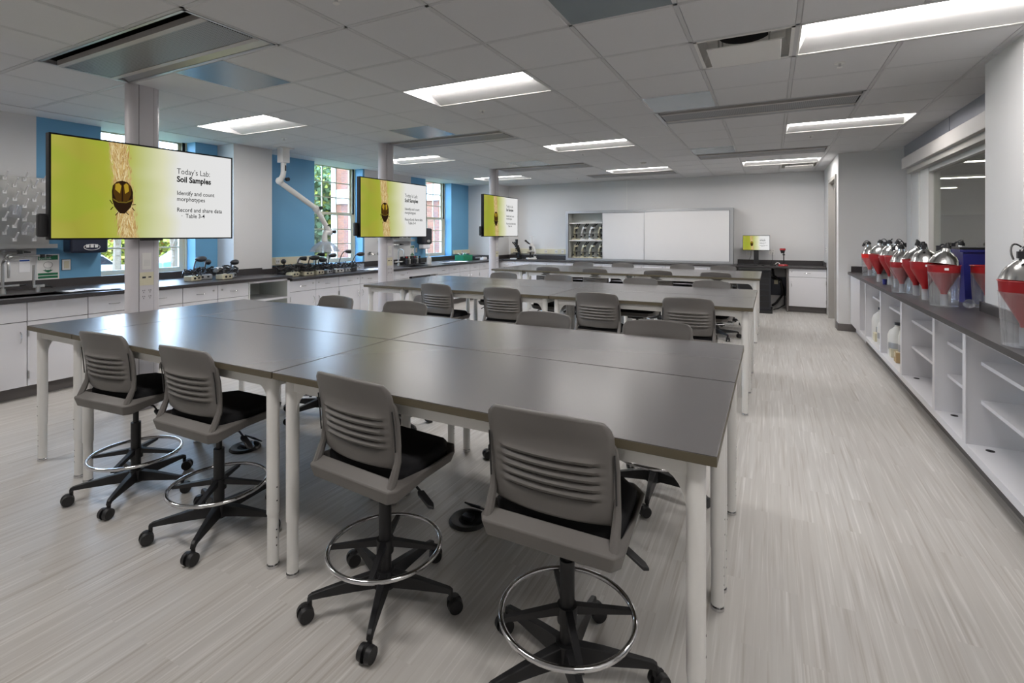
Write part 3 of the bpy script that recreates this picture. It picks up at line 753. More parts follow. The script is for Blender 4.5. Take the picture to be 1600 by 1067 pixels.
for (x, y, rz, k, side, i) in ST:
    lb = f'grey swivel lab stool on the {side} of the {ISL[k]}, {ORD[i]} from the aisle'
    if first: stool.location = (x,y,0); stool.rotation_euler = (0,0,R(rz)); stool['label'] = lb; first = False
    else: dup(stool, (x,y,0), R(rz), lb)

# floor power boxes
def floor_box(x, y, label):
    t = thing('floor_power_box', label, 'floor outlet', (x,y,0), 0, 'black floor power boxes')
    MB().lathe([(0,.006),(.055,.008),(.07,.016),(.09,.016),(.10,.004),(.10,0)],32).build('ring', BLACK, t)
    MB().lathe([(0,.009),(.05,.009)],24).build('well', VOID, t)
    M = Matrix.Rotation(R(-38),3,'X')
    MB().obox((.01,.055,.05), .10,.085,.008, M).build('lid', BLACK, t, bevel=.004)
    MB().box(-.03,.03,-.02,.02,.009,.03).build('socket_block', DARK, t, bevel=.003)
floor_box(-3.25,2.235,'black floor power box with open lid beside the third stool')
floor_box(-1.395,2.20,'black floor power box with open lid beside the nearest stool')
# ------------------------------------------------------------------ base cabinets and counters
def pull(m, c, along, out, L=.1):
    """bowed bar handle; c centre on the face, along / out unit vectors"""
    c = Vector(c); a = Vector(along); o = Vector(out); pts = []
    for i in range(9):
        u = -1+2*i/8; pts.append(c + a*(u*L/2) + o*(.004+.024*(1-u**2)**.6))
    m.tube(pts, .0045, 6)
class Face:
    """places cabinet fronts: s runs along the wall, d comes out of the face"""
    def __init__(f, axis, plane, out): f.axis, f.plane, f.out = axis, plane, out
    def P(f, s, d, z):
        return (f.plane + f.out*d, s, z) if f.axis == 'y' else (s, f.plane + f.out*d, z)
    def box(f, m, s0, s1, d0, d1, z0, z1):
        a = f.P(s0,d0,z0); b = f.P(s1,d1,z1)
        return m.box(min(a[0],b[0]),max(a[0],b[0]),min(a[1],b[1]),max(a[1],b[1]),z0,z1)
    def al(f): return (0,1,0) if f.axis == 'y' else (1,0,0)
    def ou(f): return (f.out,0,0) if f.axis == 'y' else (0,f.out,0)
def cabinet(F, s0, s1, zt, depth, label, doors=1, drawers=1, lock=None, hinge=None, zd=.70, group='white base cabinets', drawer_pull=True):
    c = F.P((s0+s1)/2, -depth/2, 0)
    t = thing('base_cabinet', label, 'cabinet', (c[0],c[1],0), 0, group)
    m = MB(); F.box(m, s0, s1, -depth, -.02, .115, zt); b = m.build('body', CAB, t, world=True)
    m = MB(); F.box(m, s0, s1, -depth, -.09, 0, .115); m.build('toe_kick', TOE, t, world=True)
    m = MB(); F.box(m, s0+.001, s1-.001, -.0205, -.0195, .12, zt-.002); m.build('reveal', DARK, t, world=True)
    g = .003; w = (s1-s0)/max(drawers,1)
    if drawers:
        for i in range(drawers):
            a, e = s0+w*i+g, s0+w*(i+1)-g
            m = MB(); F.box(m, a, e, -.02, 0, zd+g, zt-.006); d = m.build('drawer', CAB, t, world=True, bevel=.0015)
            if drawer_pull:
                m = MB(); pull(m, F.P((a+e)/2, 0, (zd+zt)/2-.005), F.al(), F.ou()); m.build('pull', CHROME, d, world=True)
            if lock is not None:
                m = MB(); q = (a+.05) if lock == 0 else (e-.05)
                m.cyl(F.P(q,0,(zd+zt)/2+.02), F.P(q,.004,(zd+zt)/2+.02), .011, n=12); m.build('lock', STEEL, d, world=True)
    else: zd = zt-.006
    w = (s1-s0)/doors
    for i in range(doors):
        a, e = s0+w*i+g, s0+w*(i+1)-g
        m = MB(); F.box(m, a, e, -.02, 0, .118, zd-g); d = m.build('door', CAB, t, world=True, bevel=.0015)
        right = (i == 0) if doors == 2 else (hinge == 0)
        q = e-.045 if right else a+.045
        m = MB(); pull(m, F.P(q, 0, zd-.14), (0,0,1), F.ou()); m.build('pull', CHROME, d, world=True)
        m = MB(); q = a+.004 if right else e-.004
        for zz in (zd-.1, .22): F.box(m, q-.006, q+.006, 0, .006, zz-.035, zz+.035)
        m.build('hinge', STEEL, d, world=True)
    return t

FL = Face('y', -5.965, 1)
D_ = .95
cabinet(FL, 1.15, 1.994, .878, D_, 'white base cabinet at the left edge under the sink counter', 1, 1, None, 0, drawer_pull=False)
cabinet(FL, 1.994, 2.447, .878, D_, 'white base cabinet under the stainless sink with plain top panel', 1, 1, None, 0, drawer_pull=False)
cabinet(FL, 2.447, 3.339, .878, D_, 'wide white base cabinet with two drawers behind the nearest power pole', 2, 2)
cabinet(FL, 3.339, 3.748, .878, D_, 'white base cabinet under the tangled lamps, lock at drawer right side', 1, 1, 1, 0)
cabinet(FL, 3.748, 4.151, .878, D_, 'white base cabinet beside the open shelf unit, lock at drawer left side', 1, 1, 0, 1)
# open unit
t = thing('open_shelf_unit', 'white open shelf unit under the counter by the white pier', 'shelf unit', (-6.3, 4.46, 0))
a, e, x0, x1 = 4.151, 4.767, -6.59, -5.965
MB().box(x0,x1,a,a+.02,.115,.878).box(x0,x1,e-.02,e,.115,.878).box(x0,x0+.01,a+.02,e-.02,.115,.878).box(x0+.01,x1,a+.02,e-.02,.115,.14).box(x0+.01,x1,a+.02,e-.02,.853,.878).build('body', CABIN, t, world=True)
MB().box(x1,x1+.004,e-.04,e,.115,.878).box(x1,x1+.004,a,e,.85,.878).build('face_frame', CAB, t, world=True)
MB().box(x0+.01,x1-.02,a+.02,e-.02,.60,.625).build('shelf', CAB, t, world=True)
MB().box(x0,x1-.09,a,e,0,.115).build('toe_kick', TOE, t, world=True)
LB = ['fourth gooseneck lamp','fifth']
zl = .835; zq = .675
cabinet(FL, 4.767, 5.221, zl, .62, 'white base cabinet just past the open shelf unit, under the lamps', 1, 1, 1, 0, zq)
cabinet(FL, 5.221, 5.664, zl, D_, 'white base cabinet under the gooseneck lamps, second past open shelf unit', 1, 1, 0, 1, zq)
cabinet(FL, 5.664, 6.114, zl, D_, 'white base cabinet under the clear extraction hood, third past open shelf unit', 1, 1, 1, 0, zq)
cabinet(FL, 6.114, 6.56, zl, D_, 'white base cabinet just left of the middle power pole', 1, 1, 0, 1, zq)
cabinet(FL, 6.56, 7.37, zl, D_, 'wide white base cabinet right behind the middle power pole', 2, 2, 1, None, zq)
t = thing('sink_apron', 'white apron panel over the open knee space under the far sink', 'panel', (-6.3,7.81,0))
MB().box(-5.985,-5.965,7.37,8.25,.70,zl).build('apron', CAB, t, world=True)
MB().box(-6.9,-5.985,7.37,7.39,.0,zl).box(-6.9,-5.985,8.23,8.25,.0,zl).build('side_panel', CAB, t, world=True)
MB().box(-6.9,-6.88,7.39,8.23,.0,.70).build('back_panel', CABIN, t, world=True)
for i, (a, e) in enumerate(((8.25,9.07),(9.07,9.89),(9.89,10.70))):
    cabinet(FL, a, e, zl, D_, 'wide white base cabinet, ' + ['just past the open knee space under far sink','two past the far sink knee space','last before the back left corner'][i], 2, 2, None, None, zq)

def sinkhole(m, x0,x1,y0,y1,sx0,sx1,sy0,sy1,z0,z1):
    m.box(x0,x1,y0,sy0,z0,z1).box(x0,x1,sy1,y1,z0,z1).box(x0,sx0,sy0,sy1,z0,z1).box(sx1,x1,sy0,sy1,z0,z1)
CL = 'black resin counter'
t = thing('counter', 'tall black resin counter along the left windows with the near sink', 'counter', (-6.4,3,.878))
m = MB(); sinkhole(m, XL, -5.93, 1.1, 4.36, -6.42, -6.05, 1.72, 2.36, .878, .914); m.box(XC,-5.93,4.36,4.79,.878,.914)
m.build('worktop', RESIN, t, world=True, bevel=.003)
MB().box(XL,XL+.022,1.1,4.36,.914,1.0).box(XL,XC,4.345,4.367,.914,1.0).box(XC,XC+.022,4.345,4.79,.914,1.0).build('backsplash', RESIN, t, world=True)
MB().box(-6.43,-6.04,1.71,1.72,.70,.905).box(-6.43,-6.04,2.36,2.37,.70,.905).box(-6.43,-6.42,1.72,2.36,.70,.905).box(-6.05,-6.04,1.72,2.36,.70,.905).box(-6.43,-6.04,1.71,2.37,.69,.70).build('sink_bowl', RESIN, t, world=True)
t = thing('counter', 'lower black resin counter along the left wall from lamps to back corner', 'counter', (-6.4,7.9,.835))
m = MB(); sinkhole(m, XL, -5.93, 4.97, 10.95, -6.42, -6.05, 7.55, 8.1, .835, .87); m.box(XC,-5.93,4.79,4.97,.835,.87)
m.build('worktop', RESIN, t, world=True, bevel=.003)
MB().box(XL+.051,XL+.06,4.97,6.0,.87,.98).box(XC,XC+.022,4.79,4.985,.87,.98).box(XL,XL+.022,6.0,10.95,.87,.965).box(XL+.022,-6.08,10.95,10.975,.87,.965).build('backsplash', RESIN, t, world=True)
MB().box(-6.43,-6.04,7.54,7.55,.66,.86).box(-6.43,-6.04,8.1,8.11,.66,.86).box(-6.43,-6.42,7.55,8.1,.66,.86).box(-6.05,-6.04,7.55,8.1,.66,.86).box(-6.43,-6.04,7.54,8.11,.65,.66).build('sink_bowl', RESIN, t, world=True)

# back wall casework
FB = Face('x', 10.96, -1)
for i, (a, e) in enumerate(((-6.05,-5.15),(-5.15,-4.25),(-4.25,-3.35),(-3.35,-2.45),(-2.45,-1.55),(-1.55,-.65))):
    cabinet(FB, a, e, zl, .56, 'white back wall base cabinet, %s from the left corner' % ['first','second','third','fourth','fifth','sixth'][i], 2, 2, 1, None, zq)
cabinet(FB, .305, .925, zl, .56, 'white base cabinet with one door beside the red stand and grey door', 1, 1, 0, 1, zq)
t = thing('counter', 'black resin counter along the back wall under whiteboard and monitor', 'counter', (-2.5,11.2,.835))
MB().box(-6.08,.925,10.93,YB,.835,.87).build('worktop', RESIN, t, world=True, bevel=.003)
MB().box(-6.08,-4.4,YB-.022,YB,.87,.965).box(-6.08,-6.058,10.95,YB-.022,.87,.965).build('backsplash', RESIN, t, world=True)
MB().box(-.62,.925,YB-.022,YB,.87,.965).box(.903,.925,11.05,YB-.022,.87,.955).build('backsplash', RESIN, t, world=True)
t = thing('knee_panel', 'dark panel with service outlets in the knee space by the white cabinet', 'panel', (.14,11.5,0))
MB().box(-.65,.30,YB-.03,YB-.002,.25,.62).build('dark_panel', NAVY, t, world=True)
MB().box(.27,.302,10.98,11.5,.0,.834).build('side_panel', TOE, t, world=True)
m = MB().box(.06,.13,YB-.07,YB-.03,.48,.56).m(1).tube([(.02,YB-.06,.60),(.08,YB-.08,.58),(.16,YB-.08,.59),(.2,YB-.05,.57)],.012,8).cyl((.17,YB-.03,.53),(.17,YB-.09,.53),.018,n=10)
m.build('valves', [CREAM, STEEL], t, world=True)
tag(MB().tube([(.03,11.2,.80),(.05,11.35,.66),(.18,11.42,.56),(.22,11.4,.30),(.1,11.2,.14),(.03,11.05,.10)],.022,8).build('cable_hose', BLACK, loc=(.1,11.3,.4)), 'thick black cable hose looping under the counter by the rack', 'cable')
tag(MB().tube([(.20,11.46,.5),(.25,11.38,.35),(.24,11.2,.10),(.12,11.0,.045),(.05,10.9,.04)],.012,8).build('cable_hose', BLACK, loc=(.2,11.3,.4)), 'thin black cable curving to the floor beside the rack', 'cable')
t = thing('equipment_rack', 'black equipment rack cabinet under the back counter near the monitor', 'cabinet', (-.29,10.8,0))
MB().box(-.57,.0,10.62,11.15,.05,.80).build('body', DARK, t, world=True, bevel=.006)
MB().box(-.6,.03,10.55,11.2,.0,.05).build('plinth', BLACK, t, world=True, bevel=.004)
MB().box(-.56,.01,10.56,11.16,.80,.83).build('top', BLACK, t, world=True, bevel=.004)
m = MB()
for i in range(6): m.box(-.54,-.03,10.612,10.62,.12+i*.11,.21+i*.11)
m.build('door', BLACK, t, world=True)

# whiteboard cabinet with sliding panels, standing on the back counter
t = thing('whiteboard_cabinet', 'long wall cabinet with sliding whiteboard doors, open at its left end', 'cabinet', (-2.52,11.4,.87))
x0, x1, z0, z1, yf = -4.36, -.69, .875, 2.045, 11.22
MB().box(x0,x1,yf,YB-.002,z0,z0+.05).box(x0,x1,yf,YB-.002,z1-.055,z1).box(x0,x0+.06,yf,YB-.002,z0+.05,z1-.055).box(x1-.06,x1,yf,YB-.002,z0+.05,z1-.055).box(x0+.06,x1-.06,YB-.02,YB-.002,z0+.05,z1-.055).box(-3.44,-3.42,yf+.05,YB-.02,z0+.05,z1-.055).build('case', DULL, t, world=True, bevel=.003)
MB().box(x0+.06,-3.44,YB-.025,YB-.021,z0+.05,z1-.055).box(x0+.06,x0+.064,yf+.06,YB-.02,z0+.05,z1-.055).build('lining', CABIN, t, world=True)
for zz in (1.345, 1.755): MB().box(x0+.065,-3.44,yf+.05,YB-.025,zz-.012,zz+.012).build('shelf', WHITE, t, world=True)
wb = mat('whiteboard','#dededf',.18,var=.005)
for a, e, y in ((-3.47,-2.47,yf+.025),(-2.51,-.75,yf+.008)):
    d = MB().box(a,e,y,y+.014,z0+.045,z1-.05).build('sliding_whiteboard', wb, t, world=True)
    MB().box(a,a+.012,y-.003,y,z0+.045,z1-.05).box(e-.012,e,y-.003,y,z0+.045,z1-.05).build('edge_trim', DULL, d, world=True)
MB().box(x1-.07,x1-.062,yf-.001,yf+.03,z0+.05,z1-.055).build('track', DARK, t, world=True)

# right hand open shelving under the window
bounds = [1.4, 3.1, 4.10, 4.765, 5.816, 6.807, 7.80, 8.27]
names = ['nearest, at the right edge','second, below the white column','third, narrow, beside the column','fourth, under the front red funnels','fifth, holding big white jugs','sixth, holding bottles and boxes','seventh, narrow, holding black gear']
xf = 1.085
for i in range(7):
    a, e = bounds[i], bounds[i+1]
    t = thing('open_shelf_unit', f'white open shelf unit under the right counter, {names[i]}', 'shelf unit', (1.4,(a+e)/2,0), 0, 'open shelf units under the right counter')
    xb = XR-.003 if not (3.9 < a < 4.9 or i in (1,2)) else XR-.003
    if i in (1,2): xb = 1.405
    MB().box(xf,xb,a,a+.022,.13,.876).box(xf,xb,e-.022,e,.13,.876).box(xf,xb-.01,a+.022,e-.022,.155,.18).box(xf,xb-.01,a+.022,e-.022,.855,.876).build('body', CAB, t, world=True)
    MB().box(xb-.01,xb,a+.022,e-.022,.13,.876).build('back_panel', CABIN, t, world=True)
    MB().box(xf-.006,xf,a,a+.028,.13,.876).box(xf-.006,xf,e-.028,e,.13,.876).box(xf-.006,xf,a+.028,e-.028,.13,.18).build('face_frame', CAB, t, world=True)
    zs = (.70,.46) if i in (0,1,2,3) else (.70,)
    if i == 6: zs = (.62,.34)
    for zz in zs: MB().box(xf+.07,xb-.01,a+.022,e-.022,zz-.022,zz).build('shelf', CAB, t, world=True)
    MB().box(xf+.07,xb,a,e,0,.13).build('toe_kick', TOE, t, world=True)
    m = MB()
    for zz in zs: m.cyl((xf+.1,a+.022,zz-.03),(xf+.1,a+.03,zz-.03),.006,n=8).cyl((xf+.1,e-.022,zz-.03),(xf+.1,e-.03,zz-.03),.006,n=8)
    m.build('shelf_pin', BLACK, t, world=True)
    MB().cyl((xf+.09,e-.10,.18),(xf+.09,e-.10,.1815),.022,n=16).build('leveler_hole', VOID, t, world=True)
tag(MB().box(xf,XR-.003,8.27,9.19,.13,.876).box(xf+.07,XR-.003,8.27,9.19,0,.13).build('filler_panel', CAB, loc=(1.4,8.7,0)), 'plain white filler panel at the far end of right counter', 'panel')
t = thing('counter', 'dark resin counter along the right wall carrying the red funnels', 'counter', (1.4,5.5,.878))
MB().prism([(1.05,1.4),(XR-.003,1.4),(XR-.003,4.265),(1.405,4.265),(1.405,4.905),(XR-.003,4.905),(XR-.003,9.188),(1.05,9.188)], .878, .914).build('worktop', RESIN, t, world=True)
MB().box(1.385,1.405,4.25,4.92,.914,.985).box(1.385,XR-.003,4.905,4.925,.914,.985).box(1.09,XR-.12,9.166,9.188,.914,1.0).box(XR-.025,XR-.003,4.925,9.16,.914,1.0).box(XR-.025,XR-.003,1.4,4.25,.914,.985).box(1.385,XR-.025,4.245,4.265,.914,.985).build('backsplash', RESIN, t, world=True)
# ------------------------------------------------------------------ red funnels with reflector lamps
CT = .914
LL = ['red funnel nearest the camera','large front funnel left of the column','funnel with paper tag behind the large front one','middle funnel over a clear vial','funnel in tall clear bucket at mid edge','right funnel of the dark middle pair','left funnel of the dark middle pair','funnel beside the small blue cup','bright red funnel at the far end','funnel behind the blue bin']
def funnel(x, y, s, label, cyl=True, lamp=True, tilt=(0,0), vial=True, ph=0, col_=None):
    t = thing('funnel_trap', label, 'funnel', (x,y,CT), 0, 'red funnel traps on the right counter')
    r = .105*s; z1 = .335*s; zc = z1-.06*s; zt = .10*s
    MB().lathe([(r*1.05,z1),(r,z1-.004),(r*.965,zc),(r*.93,zc-.008),(.026*s,zt+.02),(.018*s,zt-.02),(.014*s,zt-.02),(.022*s,zt+.02),(r*.90,zc),(r*.95,z1-.004),(r*1.03,z1+.003),(r*1.05,z1)],36).build('funnel', col_ or RED, t)
    MB().box(-r*.2,r*.05,-r*1.005-.001,-r*.985,zc+.022,zc+.04).build('paper_label', PAPER, t)
    if cyl:
        MB().lathe([(r*1.02,zc+.004),(r*.99,zc),(r*.87,.004),(0,.002)],36).build('clear_bucket', ACRYL, t)
    if vial:
        MB().lathe([(.026*s,zt-.0),(.024*s,.006),(0,.006)],20).build('vial', VIAL, t)
        MB().lathe([(0,.008),(.021*s,.008),(.022*s,.03),(0,.03)],16).build('vial_liquid', clear('liquid',(.75,.77,.8),.05,.3), t) if False else None
    if lamp:
        M = Matrix.Rotation(tilt[0],3,'X') @ Matrix.Rotation(tilt[1],3,'Y')
        l = thing('clamp_lamp', 'aluminium clamp lamp resting on the '+label.split(' funnel')[0]+' funnel', 'lamp', (x,y,CT+z1+.004), 0, 'aluminium clamp lamps on the funnels')
        l['label'] = 'aluminium dome clamp lamp on the '+LL[len([o for o in scene.objects if o.name.startswith('clamp_lamp')])-1]
        q = r*.97
        MB().lathe([(q,0),(q*1.03,.004),(q*.97,.018),(q*.86,.045),(q*.68,.072),(q*.47,.092),(.03,.104),(.028,.128),(.024,.128),(.026,.10),(q*.45,.088),(q*.66,.068),(q*.84,.042),(q*.95,.016),(q,0)],36,M=M).build('reflector', ALU, l)
        k = MB()
        def T(p): return M @ Vector(p)
        k.cyl(T((0,0,.124)), T((0,0,.155)), .027, .025, n=16).cyl(T((0,0,.155)), T((0,0,.172)), .018, .012, n=14)
        so = k.build('socket', BLACK, l)
        a = ph; pts = []
        for i in range(9):
            u = i/8; pts.append(T((math.cos(a+u*1.6)*(.02+.06*u), math.sin(a+u*1.6)*(.02+.06*u), .168+.035*math.sin(PI*u*1.1)-.05*u)))
        MB().tube(pts,.0045,6).build('cord', BLACK, l)
        b = ph+1.9; pts = [T((math.cos(b)*(.015+.055*i/6), math.sin(b)*(.015+.055*i/6), .15+.03*math.sin(PI*i/6)-.008*i)) for i in range(7)]
        MB().tube(pts,.006,6).obox(T((math.cos(b)*.06,math.sin(b)*.06,.13)), .03,.02,.035).build('clamp', DARK, l)
    return t
FU = [(1.15,3.45,1.0,'red funnel nearest the camera, in a clear bucket before the white column',True,True,(.0,.0),True,2.2),
 (1.225,5.12,.98,'large front red funnel in a clear bucket, lamp tilted, left of the column',True,True,(-.06,.16),True,.5),
 (1.495,5.135,.98,'red funnel half hidden behind the white column edge',True,False,(0,0),True,0),
 (1.19,5.50,1.0,'red funnel with paper tag just behind the large front one',False,True,(.05,-.1),True,2.6),
 (1.20,5.86,1.0,'red funnel in the middle of the row over a clear vial',False,True,(.0,.12),True,3.6),
 (1.14,6.10,.9,'red funnel inside the tall clear bucket at mid counter edge',True,True,(.05,-.05),True,1.1),
 (1.20,6.66,1.0,'dark red funnel right of the middle pair over a narrow vial',False,True,(-.03,.05),True,4.2),
 (1.20,6.98,1.0,'dark red funnel, left one of the middle pair',False,True,(.03,-.05),True,.2),
 (1.15,7.32,1.0,'red funnel on a wide vial beside a small blue cup',False,True,(0,.06),True,5.2),
 (1.215,8.42,.9,'bright red funnel at the far end in a clear bucket',True,True,(0,-.05),True,1.5),
 (1.60,6.2,1.0,'red funnel against the glass behind the blue bin',False,True,(0,.1),True,.8)]
bright = mat('bright_red_plastic','#e8261f',.35,var=.03)
for i, f in enumerate(FU): funnel(*f, col_=bright if i == 9 else None)
t = thing('small_cup', 'small blue cup on the counter between the far funnels', 'cup', (1.16,7.05,CT))
MB().lathe([(.022,.06),(.02,.0),(0,.002)],16).build('cup', BLUEBIN, t)
def bin_(x, y, w, d, h, label):
    t = thing('storage_bin', label, 'bin', (x,y,CT), 0, 'blue bins by the window')
    m = MB(); a, b = w/2, d/2; k = .86
    o = [(-a*k,-b*k,0),(a*k,-b*k,0),(a*k,b*k,0),(-a*k,b*k,0),(-a,-b,h),(a,-b,h),(a,b,h),(-a,b,h)]
    i_ = [(p[0]*.97,p[1]*.97,max(p[2],.005)) for p in o]
    m.add(o+i_,[(0,3,2,1),(0,1,5,4),(1,2,6,5),(2,3,7,6),(3,0,4,7),(8,9,10,11),(8,12,13,9),(9,13,14,10),(10,14,15,11),(11,15,12,8)]+[(4+j,4+(j+1)%4,12+(j+1)%4,12+j) for j in range(4)])
    m.build('tub', BLUEBIN, t, bevel=.006)
    MB().box(-a-.015,a+.015,-b-.015,-b,h-.02,h).box(-a-.015,a+.015,b,b+.015,h-.02,h).box(-a-.015,-a,-b,b,h-.02,h).box(a,a+.015,-b,b,h-.02,h).build('rim', BLUEBIN, t, bevel=.003)
bin_(1.575,5.575,.34,.42,.445,'big dark blue bin behind the front funnels')
tag(MB().box(1.40,1.745,5.42,5.74,CT+.4455,CT+.465).build('bin_tray', BLACK, loc=(1.57,5.575,CT+.4455), bevel=.004),'thin black tray lying on top of the blue bin','tray')
tag(MB().lathe([(0,0),(.02,.0),(.032,.03),(.034,.06),(.03,.06),(.018,.012),(0,.01)],14,M=Matrix.Rotation(R(75),3,'X'),c=(1.33,4.99,CT+.034)).build('clear_cup', ACRYL, loc=(1.33,4.99,CT)),'clear plastic cup lying beside the front funnel','cup')

# things on the open shelves
def jug(x, y, z, h, r, label, cap=DARK, m_=None):
    t = thing('plastic_jug', label, 'jug', (x,y,z), random.random()*3, 'white plastic jugs on the shelves')
    MB().lathe([(0,0),(r*.94,0),(r,.012),(r,h*.62),(r*.86,h*.75),(r*.36,h*.88),(r*.34,h*.94)],20).build('body', m_ or MILK, t)
    MB().cyl((0,0,h*.93),(0,0,h),r*.4,n=14).build('cap', cap, t)
    MB().tube([(r*.4,0,h*.86),(r*.95,0,h*.84),(r*1.0,0,h*.62)],.012,6).build('handle', m_ or MILK, t)
    MB().lathe([(r*1.004,h*.22),(r*1.004,h*.42)],10,a0=2.4,a1=3.8).build('label', DULL, t)
def carton(x, y, z, w, d, h, label, m_):
    t = thing('carton', label, 'box', (x,y,z), random.uniform(-.1,.1), 'small boxes on the shelves')
    MB().box(-w/2,w/2,-d/2,d/2,0,h).build('body', m_, t, bevel=.003)
    MB().box(-w/2+.01,w/2-.01,-.02,.02,h,h+.001).box(-w/2-.001,-w/2,-.02,.02,h-.05,h).build('tape', CREAM, t)
SZ = .18
jug(1.22,6.66,SZ,.36,.10,'white jug on the left in the fifth open shelf unit')
jug(1.27,6.40,SZ,.42,.105,'tall white jug in the middle of the fifth open shelf unit')
jug(1.24,6.14,SZ,.40,.10,'white jug on the right in the fifth open shelf unit')
jug(1.50,6.26,SZ,.38,.10,'white jug at the back of the fifth open shelf unit')
for i, y in enumerate((6.62,6.36,6.05)): carton(1.165,y,SZ,.07,.12,.09+.012*i,f'small tan box before the jugs, {["left","middle","right"][i]} one', TAN if i else CREAM)
jug(1.23,7.62,SZ,.40,.11,'white jug at the left of the sixth open shelf unit')
jug(1.21,7.28,SZ,.34,.085,'white bottle at the right of the sixth open shelf unit', BLACK)
carton(1.17,7.5,SZ,.09,.13,.10,'beige box in front in the sixth open shelf unit', CREAM)
t = thing('clamp_stand', 'black metal stand standing in the sixth open shelf unit', 'stand', (1.2,7.05,SZ))
MB().box(-.06,.06,-.07,.07,0,.02).build('base', BLACK, t, bevel=.004); MB().cyl((0,0,.02),(0,0,.40),.014,n=10).box(-.03,.03,-.05,.05,.24,.33).build('rod', BLACK, t)
for i, z in enumerate((.18,.34,.62)):
    t = thing('small_instrument', f'black instrument on the {["bottom","middle","top"][i]} shelf of the seventh unit', 'instrument', (1.22,8.05,z), .3*i, 'black instruments at the far shelf')
    MB().box(-.07,.07,-.06,.06,0,.05).build('base', BLACK, t, bevel=.006); MB().cyl((0,0,.05),(0,0,.15),.03,.02,n=14).build('barrel', BLACK, t); MB().box(-.02,.05,-.02,.02,.15,.18).build('head', DARK, t, bevel=.004)

# ------------------------------------------------------------------ microscopes
def microscope(x, y, z, rz, label, body, s=1.0, trin=False, group='microscopes in the open cabinet', alt=BLACK):
    t = thing('microscope', label, 'microscope', (x,y,z), rz, group)
    S = lambda *p: tuple(q*s for q in p)
    MB().box(*S(-.085,.085,-.11,.10,0,.035)).build('base', body, t, bevel=.01*s)
    MB().prism([(a*s,b*s) for a,b in ((.05,.035),(.10,.035),(.095,.20),(.06,.30),(-.02,.33),(-.04,.30),(.02,.27),(.05,.18))], -.03*s, .03*s, 'x').build('arm', body, t, bevel=.006*s)
    MB().box(*S(-.075,.075,-.085,.05,.15,.165)).build('stage', BLACK, t, bevel=.002*s)
    MB().cyl(S(0,-.025,.035),S(0,-.025,.06),.028*s,n=14).build('lamp_port', BLACK, t); MB().cyl(S(0,-.025,.09),S(0,-.025,.148),.022*s,n=14).build('condenser', BLACK, t)
    m = MB().cyl(S(0,-.025,.285),S(0,-.025,.255),.033*s,.03*s,n=16)
    for i in range(4):
        a = i*PI/2; d = Vector((math.cos(a),math.sin(a),0))*.018*s; c = Vector(S(0,-.025,.26))
        m.cyl(c+d, c+d*1.5-Vector((0,0,.06*s)), .009*s, .006*s, n=8)
    m.build('nosepiece', alt, t)
    MB().box(*S(-.035,.035,-.06,.04,.30,.35)).build('head', body, t, bevel=.008*s)
    m = MB()
    for sx in (-.026,.026): m.cyl(S(sx,-.04,.335),S(sx*1.15,-.125,.405),.014*s,n=12).cyl(S(sx*1.15,-.125,.405),S(sx*1.15,-.145,.421),.018*s,n=12)
    m.build('eyepieces', BLACK, t)
    m = MB()
    for sx in (-1,1): m.cyl(S(sx*.03,.07,.09),S(sx*.055,.07,.09),.022*s,n=14)
    m.build('focus_knobs', BLACK, t)
    if trin: MB().cyl(S(0,0,.35),S(0,0,.50),.011*s,n=10).cyl(S(0,0,.50),S(0,0,.515),.05*s,.05*s,n=16).build('camera_port', WHITE, t)
    return t
OR = ['first','second','third','fourth']
for k, (z, b) in enumerate(((1.358,'upper'),(.926,'lower'))):
    for i in range(4):
        microscope(-4.16+.205*i, 11.38, z, 1.0+.1*((i*7)%3-1), f'microscope on the {b} shelf of the open cabinet, {OR[i]} from its left side', CREAM if (k or i in (0,3)) else WHITE, .9)
t = microscope(-5.68,11.25,.87,-.2,'black binocular microscope left on the back counter under far screen', BLACK, 1.0, group='microscopes on the back counter')
MB().cyl((0,-.02,.35),(0,-.02,.50),.03,.036,n=16).build('camera_tube', BLACK, t)
MB().box(-.09,.09,-.17,-.112,.0,.03).build('front_box', WHITE, t, bevel=.004)
microscope(-5.28,11.25,.87,-.9,'white microscope with tall top port, right one on back counter', WHITE, 1.12, True, group='microscopes on the back counter', alt=BLACK)

# monitor, keyboard and the red stand at the back
t = thing('computer_monitor', 'small computer monitor showing the slide on the back counter', 'monitor', (-.262,11.22,.87))
MB().box(-.248,.248,-.0,.035,.295,.60).build('casing', BLACK, t, bevel=.004)
def mini():
    s = MB().box(-.24,.24,-.003,-.0005,.305,.59)
    return s
d = bpy.data.objects.new('display', None)
bpy.data.objects.remove(d)
dm = MB().box(-.0025,.0,0,.48,0,.285).build('display', PICT, t); dm.rotation_euler = (0,0,-PI/2); dm.location = (-.24,-.0025,.305)
slide(dm, .0005, .48, .285)
MB().box(-.045,.045,.01,.05,.01,.36).box(-.11,.11,-.06,.11,0,.014).build('stand', BLACK, t, bevel=.004)
tag(MB().tube([(-.35,11.30,1.22),(-.36,11.32,1.05),(-.42,11.36,.90),(-.5,11.35,.876)],.004,6).build('monitor_cable', BLACK, loc=(-.4,11.3,.87)),'thin black cable hanging left behind the monitor','cable')
tag(MB().tube([(.03,11.5,1.12),(.03,11.49,.98),(.0,11.44,.88),(.08,11.36,.876),(.14,11.3,.876)],.005,6).build('power_cable', BLACK, loc=(.03,11.4,.87)),'black power cable from wall outlet beside the monitor','cable')
t = thing('keyboard', 'black keyboard on the back counter before the monitor', 'keyboard', (-.42,11.05,.87))
MB().box(-.19,.19,-.06,.06,0,.018).build('case', BLACK, t, bevel=.004)
m = MB()
for i in range(14):
    for j in range(5): m.box(-.18+i*.026,-.158+i*.026,-.052+j*.021,-.036+j*.021,.018,.023)
m.build('keys', DARK, t)
